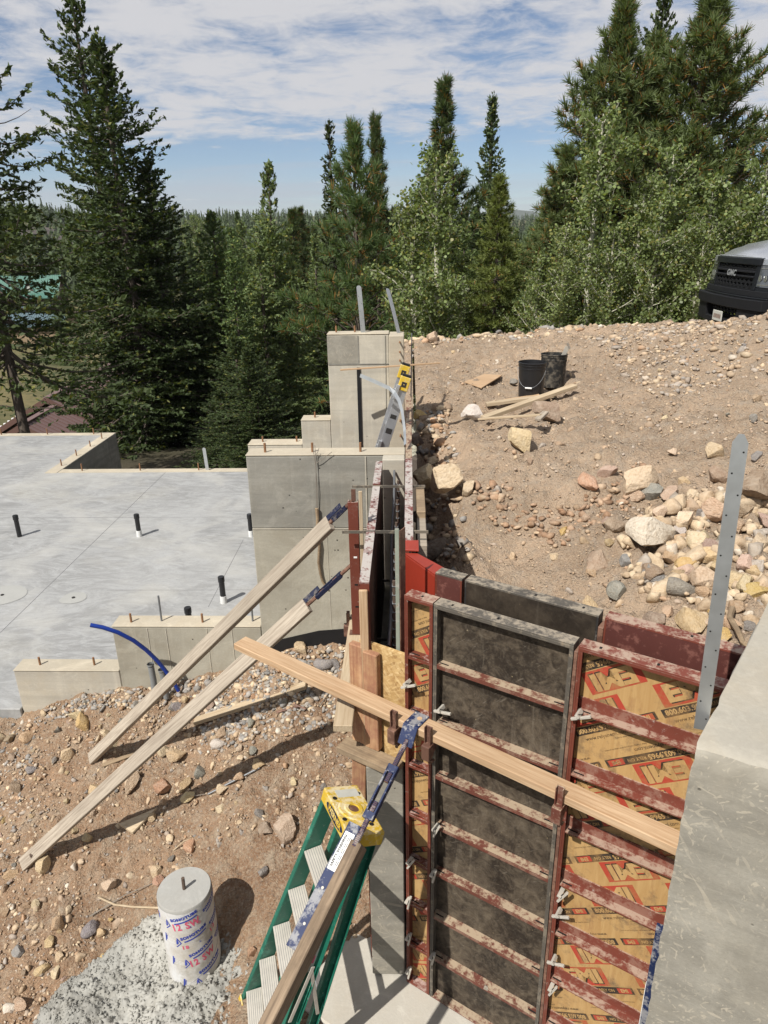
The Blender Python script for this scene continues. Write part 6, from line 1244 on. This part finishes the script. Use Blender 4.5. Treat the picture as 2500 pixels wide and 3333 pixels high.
EDGE = conifer(31, 12, 3.0, 'fir', 170, .34, .2, (.19, .055), (.062, .085, .03), .1, .1, 13, 9, .5); plant(EDGE, -135, 20, 15, 'fir outside the left edge reaching branches into the picture', wsc=1.0, name='fir_tree', rz=1.0)
plant(FIR[2], 455, 462, 27, 'dark rounded fir with brown trunk right of the left pair', wsc=1.15, name='fir_tree'); plant(FIR[3], 577, 352, 27, 'fir with pale grey trunk and open top left of the tall wall', wsc=.9, name='fir_tree')
plant(SPIRE[0], 711, 262, 30, 'thin dark spire fir behind the young pine', name='spruce_tree', wsc=1.0); plant(PINE[0], 765, 283, 17.5, 'young long needled pine with bare dark trunk over the tall wall', name='pine_tree', wsc=.78, rz=.4); plant(PINE[2], 810, 262, 28, 'sparse pine just behind the young long needled pine', name='pine_tree', wsc=.7)
plant(PINE[2], 956, 182, 29, 'pointed pine behind the left aspen', name='pine_tree', wsc=1.0); plant(SPIRE[1], 1066, 208, 30, 'dark pointed spruce with drooping side branches on the skyline', name='spruce_tree', wsc=.95); plant(COL[0], 1078, 388, 14.6, 'narrow yellow green pine column before the dark spruce', name='pine_tree', wsc=1.0)
plant(PINE[1], 1350, 18, 19, 'big orange needled pine leaning out at the left of the right clump', name='pine_tree', wsc=1.0, rz=1.3); plant(FIR[0], 1438, -60, 20.5, 'dark spruce wedged between the two big pines', name='spruce_tree', wsc=.66); plant(PINE[1], 1545, -35, 18, 'big pine at the right of the right clump', name='pine_tree', wsc=1.05, rz=3.4); plant(PINE[1], 1225, 330, 18.5, 'low pine with orange needles at the left foot of the right clump', name='pine_tree', wsc=.95, rz=5)
plant(PINE[1], 1420, 95, 20, 'middle pine behind the tallest aspen in the right clump', name='pine_tree', wsc=.9, rz=2.0); plant(PINE[2], 1603, 372, 24, 'small distant pine right of the big right pine', name='pine_tree')
for x, y, d, k, lb in ((940, 340, 14.8, 0, 'pale leaved aspen left of the yellow green pine column'), (898, 440, 15.5, 1, 'lower aspen at the left of the pale leaved aspen'), (1000, 560, 15.5, 2, 'small aspen between the aspen and the pine column'), (1308, 245, 13.8, 0, 'tallest aspen with forked white trunk before the right pines'), (1225, 490, 13.3, 1, 'aspen with white trunk rising from the skyline at its left end'), (1385, 390, 14.2, 1, 'aspen standing between the tallest aspen and the right pine'),
  (1462, 330, 14.6, 0, 'aspen under the dark spruce of the right clump'), (1540, 400, 14.2, 2, 'aspen under the big right pine'), (1600, 420, 14.8, 1, 'aspen left of the right edge above the truck'), (1665, 350, 14, 0, 'aspen at the right edge above the truck'), (1430, 440, 13.6, 2, 'bushy lower aspen left of the truck'), (1330, 500, 13.4, 2, 'bushy lower aspen right of the white trunk'), (1520, 500, 13.7, 1, 'low aspen just behind the truck grille'), (1165, 560, 14, 2, 'small bushy aspen at the left foot of the aspen row'), (1720, 400, 13.6, 1, 'aspen outside the right edge')):
    plant(ASP[k], x, y, d, lb, 'aspens beyond the bank', 'aspen_tree', wsc=1.05)
mg = 'conifers in the dense wood behind the walls'
rr_ = random.Random(5)
def wood_label(t_, x, d):
    k = ['dark full fir', 'pale loose fir', 'slender spruce', 'sparse pine', 'thin spire fir'][[FIR[2], FIR[3], SPIRE[1], PINE[2], SPIRE[0]].index(t_)]
    w = 'right of the dark left firs' if x < 520 else 'round the grey trunked fir' if x < 640 else 'left of the tall wall' if x < 720 else 'behind the tall wall' if x < 880 else 'behind the left aspens' if x < 1020 else 'round the dark skyline spruce' if x < 1150 else 'behind the aspen row'
    return '%s in the %s wood %s' % (k, 'near' if d < 38 else 'middle' if d < 70 else 'far', w)
for i in range(90):
    x = rr_.uniform(395, 1240) if i < 70 else rr_.uniform(1150, 1720); d = rr_.uniform(25, 68); yt = rr_.uniform(455, 560)-(8 if d > 40 else 0)+(d < 32)*20
    if 395 < x < 470: yt += 40
    k = rr_.random(); tr_ = FIR[2] if k < .3 else FIR[3] if k < .58 else SPIRE[1] if k < .75 else PINE[2] if k < .92 else SPIRE[0]
    plant(tr_, x, yt, d, wood_label(tr_, x, d), mg, 'conifer_tree', wsc=rr_.uniform(.85, 1.25))
for i in range(5):
    plant(FIR[0], rr_.uniform(470, 700), rr_.uniform(700, 900), rr_.uniform(16, 24), 'shaded young fir at the foot of the wood', 'young firs at the foot of the wood', 'fir_tree', wsc=1.8)
for x, y, d in ((118, 640, 60), (28, 588, 110), (20, 770, 55)): plant(FIR[2], x, y, d, 'small fir among the houses in the valley at left', 'small firs among the valley houses', 'fir_tree')
for x, y, d in ((20, 440, 300), (45, 450, 310), (5, 470, 280), (70, 455, 330), (30, 495, 270), (415, 470, 160), (432, 478, 170)): plant(ASP[0], x, y, d, 'pale aspen on the far hillside at left' if x < 100 else 'pale aspen far off right of the dark left firs', 'far pale aspens', 'aspen_tree', wsc=1.3)
# stump
p = at(905, 1012, 12.6); mb = MB(); mb.lathe([(.17, -1.2), (.15, 0), (.145, .30), (.10, .33), (.0005, .31)], (p.x, p.y, p.z-.1), 'bark', 12); tag(mb.build('tree_stump'), 'brown tree stump behind the slab beside the centre wall', 'stump')
# far forest: one mass of ragged conifers
for i in range(120):
    a_ = rad(rr_.uniform(-31, 31)); d_ = 70*math.exp(rr_.random()*math.log(5)); x_, y_ = d_*math.sin(a_), d_*math.cos(a_)
    if math.degrees(a_) < -22 and d_ < 150: continue
    t_ = rr_.choice([FIR[2], FIR[3], SPIRE[1], SPIRE[1], PINE[2]]); h_ = rr_.uniform(8, 13)/t_[2]; q_ = (Vector((x_, y_, CZ))-EYE); xp_ = (1250+F*q_.dot(right)/q_.dot(fwd))/PX; t = thing('conifer_tree', wood_label(t_, xp_, d_), 'tree', (x_, y_, float(zv_np(np.array([x_]), np.array([y_]))[0])-.2), mg, rr_.uniform(0, 6.28)); t.scale = (h_*1.15, h_*1.15, h_)
    for nm, me in (('trunk', t_[0]), ('crown', t_[1])): o = bpy.data.objects.new(nm, me); C.objects.link(o); o.parent = t
def far_forest():
    r_ = np.random.RandomState(3); n = 5400; rr2 = 150*np.exp(r_.rand(n)**.8*math.log(1900/150)); az = np.radians(r_.uniform(-36, 34, n)); X, Y = rr2*np.sin(az), rr2*np.cos(az); Z = zv_np(X, Y)
    azd = np.degrees(az); k = ~((azd < -24) & (rr2 > 230) & (rr2 < 420) & (r_.rand(n) < .75)) & ~((azd < -25) & (rr2 < 230) & (r_.rand(n) < .6)); X, Y, Z, rr2 = X[k], Y[k], Z[k], rr2[k]; n = len(X)
    h = r_.uniform(7, 13, n); w = h*r_.uniform(.11, .19, n); q = 54; f = r_.rand(n, q)**.85; a = r_.uniform(0, 6.283, (n, q)); rad_ = w[:, None]*(1-f)**.8*r_.uniform(.35, 1.1, (n, q))+.05; sz = h[:, None]*(.035+.075*(1-f))*r_.uniform(.6, 1.3, (n, q))
    c = np.stack([X[:, None]+rad_*np.cos(a), Y[:, None]+rad_*np.sin(a), Z[:, None]+h[:, None]*(.06+.94*f)], 2); o_ = np.stack([np.cos(a), np.sin(a), r_.normal(-.25, .3, (n, q))], 2); t_ = np.stack([-np.sin(a), np.cos(a), r_.normal(0, .3, (n, q))], 2); u_ = np.array([0, 0, 1.0])
    V = np.stack([c-t_*sz[..., None]*.75, c+t_*sz[..., None]*.75, c+o_*sz[..., None]*.7+u_*r_.normal(-.2, .5, (n, q, 1))*sz[..., None], c+u_*sz[..., None]*1.3-o_*sz[..., None]*.3], 2)
    F1 = np.array([[0, 1, 3, 3], [0, 2, 1, 1]]); F_ = np.arange(n*q)[:, None]*4+np.array([[0, 2, 1, 3]])
    col = np.array([.070, .098, .045])*np.clip(1+r_.normal(0, .3, (n, 1)), .5, 1.8); pale = r_.rand(n, 1) < .07; col = np.where(pale, np.array([.11, .15, .065]), col); col = np.repeat(col, q, 0)*r_.uniform(.75, 1.25, (n*q, 1))
    tag(link('far_forest', np_mesh('far_forest', V.reshape(-1, 3), F_, [M['needle']], col)), 'unbroken conifer forest covering the far plateau to the skyline', 'forest', None, 'stuff')
far_forest()
def hills():
    n = 60; xs = np.linspace(-3500, 4200, n); prof = lambda x: 40+55*np.exp(-((x+420)/420)**2)+95*np.exp(-((x-640)/330)**2)+14*fbm(x/300, x*0, 12, 4); V = []; 
    for y, s_ in ((4300, 0), (4650, .6), (5000, 1.0), (5600, .0)): V += [(x, y, -60+(prof(x)+60)*s_+(6*fbm(np.array([x/60]), np.array([y/60.]), 4, 4)[0] if s_ else 0)) for x in xs]
    f = [(j*n+i, j*n+i+1, (j+1)*n+i+1, (j+1)*n+i) for j in range(3) for i in range(n-1)]; m = MT('far_hill_forest', .95); m.col(m.mix(m.noise(.05, 6, .7), (.025, .040, .022), (.05, .065, .03)))
    me = bpy.data.meshes.new('hills'); me.from_pydata(V, [], f); me.materials.append(m.m); o = link('hills', me); o['kind'] = 'structure'
hills()
# burnt clearing on the left hillside
mb = MB(); p = at(45, 495, 330); g = MT('dark_soil', .95); g.col(g.mix(g.noise(.3, 7, .7), (.05, .042, .04), (.12, .10, .085))); vs = [(p.x+70*(1+.25*math.sin(3*a))*math.cos(a), p.y+60*(1+.2*math.sin(2*a+1))*math.sin(a)) for a in np.linspace(0, 6.283, 40)[:-1]]
gx = np.array([v[0] for v in vs]); gy = np.array([v[1] for v in vs]); cx0, cy0 = gx.mean(), gy.mean(); V = [(cx0, cy0, float(zv_np(np.array([cx0]), np.array([cy0]))[0])+.5)]; F_ = []; nn = len(vs)
for k in range(1, 9): V += [(cx0+(x-cx0)*k/8, cy0+(y-cy0)*k/8, float(zv_np(np.array([cx0+(x-cx0)*k/8]), np.array([cy0+(y-cy0)*k/8]))[0])+.4) for x, y in vs]
F_ += [(0, 1+i, 1+(i+1) % nn) for i in range(nn)]+[(1+(k-1)*nn+i, 1+k*nn+i, 1+k*nn+(i+1) % nn, 1+(k-1)*nn+(i+1) % nn) for k in range(1, 8) for i in range(nn)]
mb.add(V, F_, g.m, True); o = mb.build('burnt_clearing'); o['kind'] = 'structure'
# ------------------------------------------------------------------ houses in the valley
def gable(parent, c, w_, l_, he, hr, rz, roof, wall, over=.5, ridges=True, seam=.4):
    """box with gabled roof; ridge along local y"""
    T = Matrix.Translation(c) @ Matrix.Rotation(rz, 4, 'Z'); t_ = .14
    mb = MB(); mb.prism([(-w_/2, -l_/2, 0), (w_/2, -l_/2, 0), (w_/2, -l_/2, he), (0, -l_/2, hr-.1), (-w_/2, -l_/2, he)], (0, l_, 0), wall); mb.build('wall', parent, mw=T)
    sl_ = (hr-he)/(w_/2)
    for s_ in (-1, 1):
        e = s_*(w_/2+over); ze = hr-sl_*(w_/2+over); mb = MB(); mb.prism([(0, -l_/2-over, hr), (e, -l_/2-over, ze), (e, -l_/2-over, ze+t_), (0, -l_/2-over, hr+t_)], (0, l_+2*over, 0), roof); ro = mb.build('roof', parent, mw=T)
        mb = MB(); k = int((l_+2*over)/seam)
        for i in range(k+1):
            y = -l_/2-over+.02+i*(l_+2*over-.04)/k; mb.bar((s_*.02, y, hr+t_+.012), (e, y, ze+t_+.012), .03, .03, roof)
        mb.build('roof_seam', ro, mw=T)
        mb = MB(); mb.bar((0, -l_/2-over-.03, hr+t_*.4), (e, -l_/2-over-.03, ze+t_*.4), .05, .26, 'trim'); mb.build('barge_board', ro, mw=T)
    mb = MB(); mb.bar((0, -l_/2-over, hr+t_+.03), (0, l_/2+over, hr+t_+.03), .3, .05, roof); mb.build('ridge_cap', parent, mw=T); return T
h1 = thing('house', 'near brown metal roofed house below the slab with dark gable', 'house', at(60, 900, 38)); ap = at(84, 859, 37)
T = gable(h1, (ap.x, ap.y+6.4, ap.z-5.2), 9.6, 12, 2.3, 5.05, rad(4), 'roof_brown', 'log', .6)
mb = MB()
for k in range(14):
    for j in range(2): f = .38+.045*k; y = -3.8-1.5*j; mb.box((-(4.8+.6)*f, y, 5.05-.573*(4.8+.6)*f+.25), (.1, .14, .12), 'white')
mb.build('snow_guard', h1, mw=T); mb = MB()
for x in (-1.8, 1.2): mb.b2((x, -6.04, .8), (x+1.0, -5.99, 2.0), 'glass')
mb.build('window', h1, mw=T)
ap2 = at(74, 911, 33); gable(h1, (ap2.x-.6, ap2.y+1.6, ap2.z-4.2), 6.4, 3.0, 2.2, 4.0, rad(4), 'roof_brown', 'log', .5)
h2 = thing('house', 'far long house with bright green metal roof and two dormers', 'house', (at(18, 622, 128).x, at(18, 622, 128).y, at(18, 622, 128).z-1.6)); c = at(18, 622, 128)
T = gable(h2, (c.x, c.y+5, c.z-4.4), 10, 24, 3.3, 8.2, rad(90+6), 'roof_green', 'log', .9, seam=.6)
for k in (-4.3, 4.6):
    mb = MB(); mb.prism([(4.1, k-1.5, 4.2), (4.1, k+1.5, 4.2), (4.1, k, 6.6)], (-3.2, 0, 0), 'log'); d_ = mb.build('dormer', h2, mw=T @ Matrix.Rotation(math.pi, 4, 'Z'))
    for s_ in (-1, 1): mb = MB(); mb.prism([(4.5, k+s_*2.0, 3.95), (4.5, k, 6.95), (4.5, k, 6.75), (4.5, k+s_*1.9, 3.75)], (-4.4, 0, 0), 'roof_green'); mb.build('dormer_roof', d_, mw=T @ Matrix.Rotation(math.pi, 4, 'Z'))
    mb = MB(); mb.b2((4.11, k-.45, 4.3), (4.16, k+.45, 5.6), 'label'); mb.build('window', d_, mw=T @ Matrix.Rotation(math.pi, 4, 'Z'))
mb = MB(); mb.prism([(5.2, -12.5, 3.6), (8.6, -12.5, 2.5), (8.6, -12.5, 2.65), (5.2, -12.5, 3.75)], (0, 25, 0), 'roof_green'); mb.build('porch_roof', h2, mw=T @ Matrix.Rotation(math.pi, 4, 'Z'))
mb = MB()
for k in range(7): mb.b2((8.2, -12+k*4, 0), (8.4, -11.8+k*4, 2.5), 'trim')
mb.build('porch_post', h2, mw=T @ Matrix.Rotation(math.pi, 4, 'Z'))
h2.scale = (.64, .64, .64)
h3 = thing('shed', 'small shed with teal ribbed metal roof between the two houses', 'shed', at(75, 690, 75)); c = at(76, 672, 75); gable(h3, (c.x, c.y+1.5, c.z-3.2), 5.2, 5.4, 2.0, 3.5, rad(93), 'roof_teal', 'wood_dark', .5, seam=.24)
for o in list(C.objects):
    if o.type == 'EMPTY' and not o.children and o.parent is None: bpy.data.objects.remove(o)
# ------------------------------------------------------------------ smoke haze in the air
def haze():
    mb = MB(); mb.b2((-4200, -60, -75), (4600, 5900, 215), 'slot'); o = mb.build('haze'); o.data.materials.clear()
    m = bpy.data.materials.new('thin_smoke'); m.use_nodes = True; nt = m.node_tree; nt.nodes.clear(); out_ = nt.nodes.new('ShaderNodeOutputMaterial'); v = nt.nodes.new('ShaderNodeVolumePrincipled')
    v.inputs['Color'].default_value = (.86, .90, .96, 1); v.inputs['Density'].default_value = .00011; v.inputs['Anisotropy'].default_value = .2; nt.links.new(v.outputs[0], out_.inputs['Volume'])
    o.data.materials.append(m); o['kind'] = 'stuff'
haze()
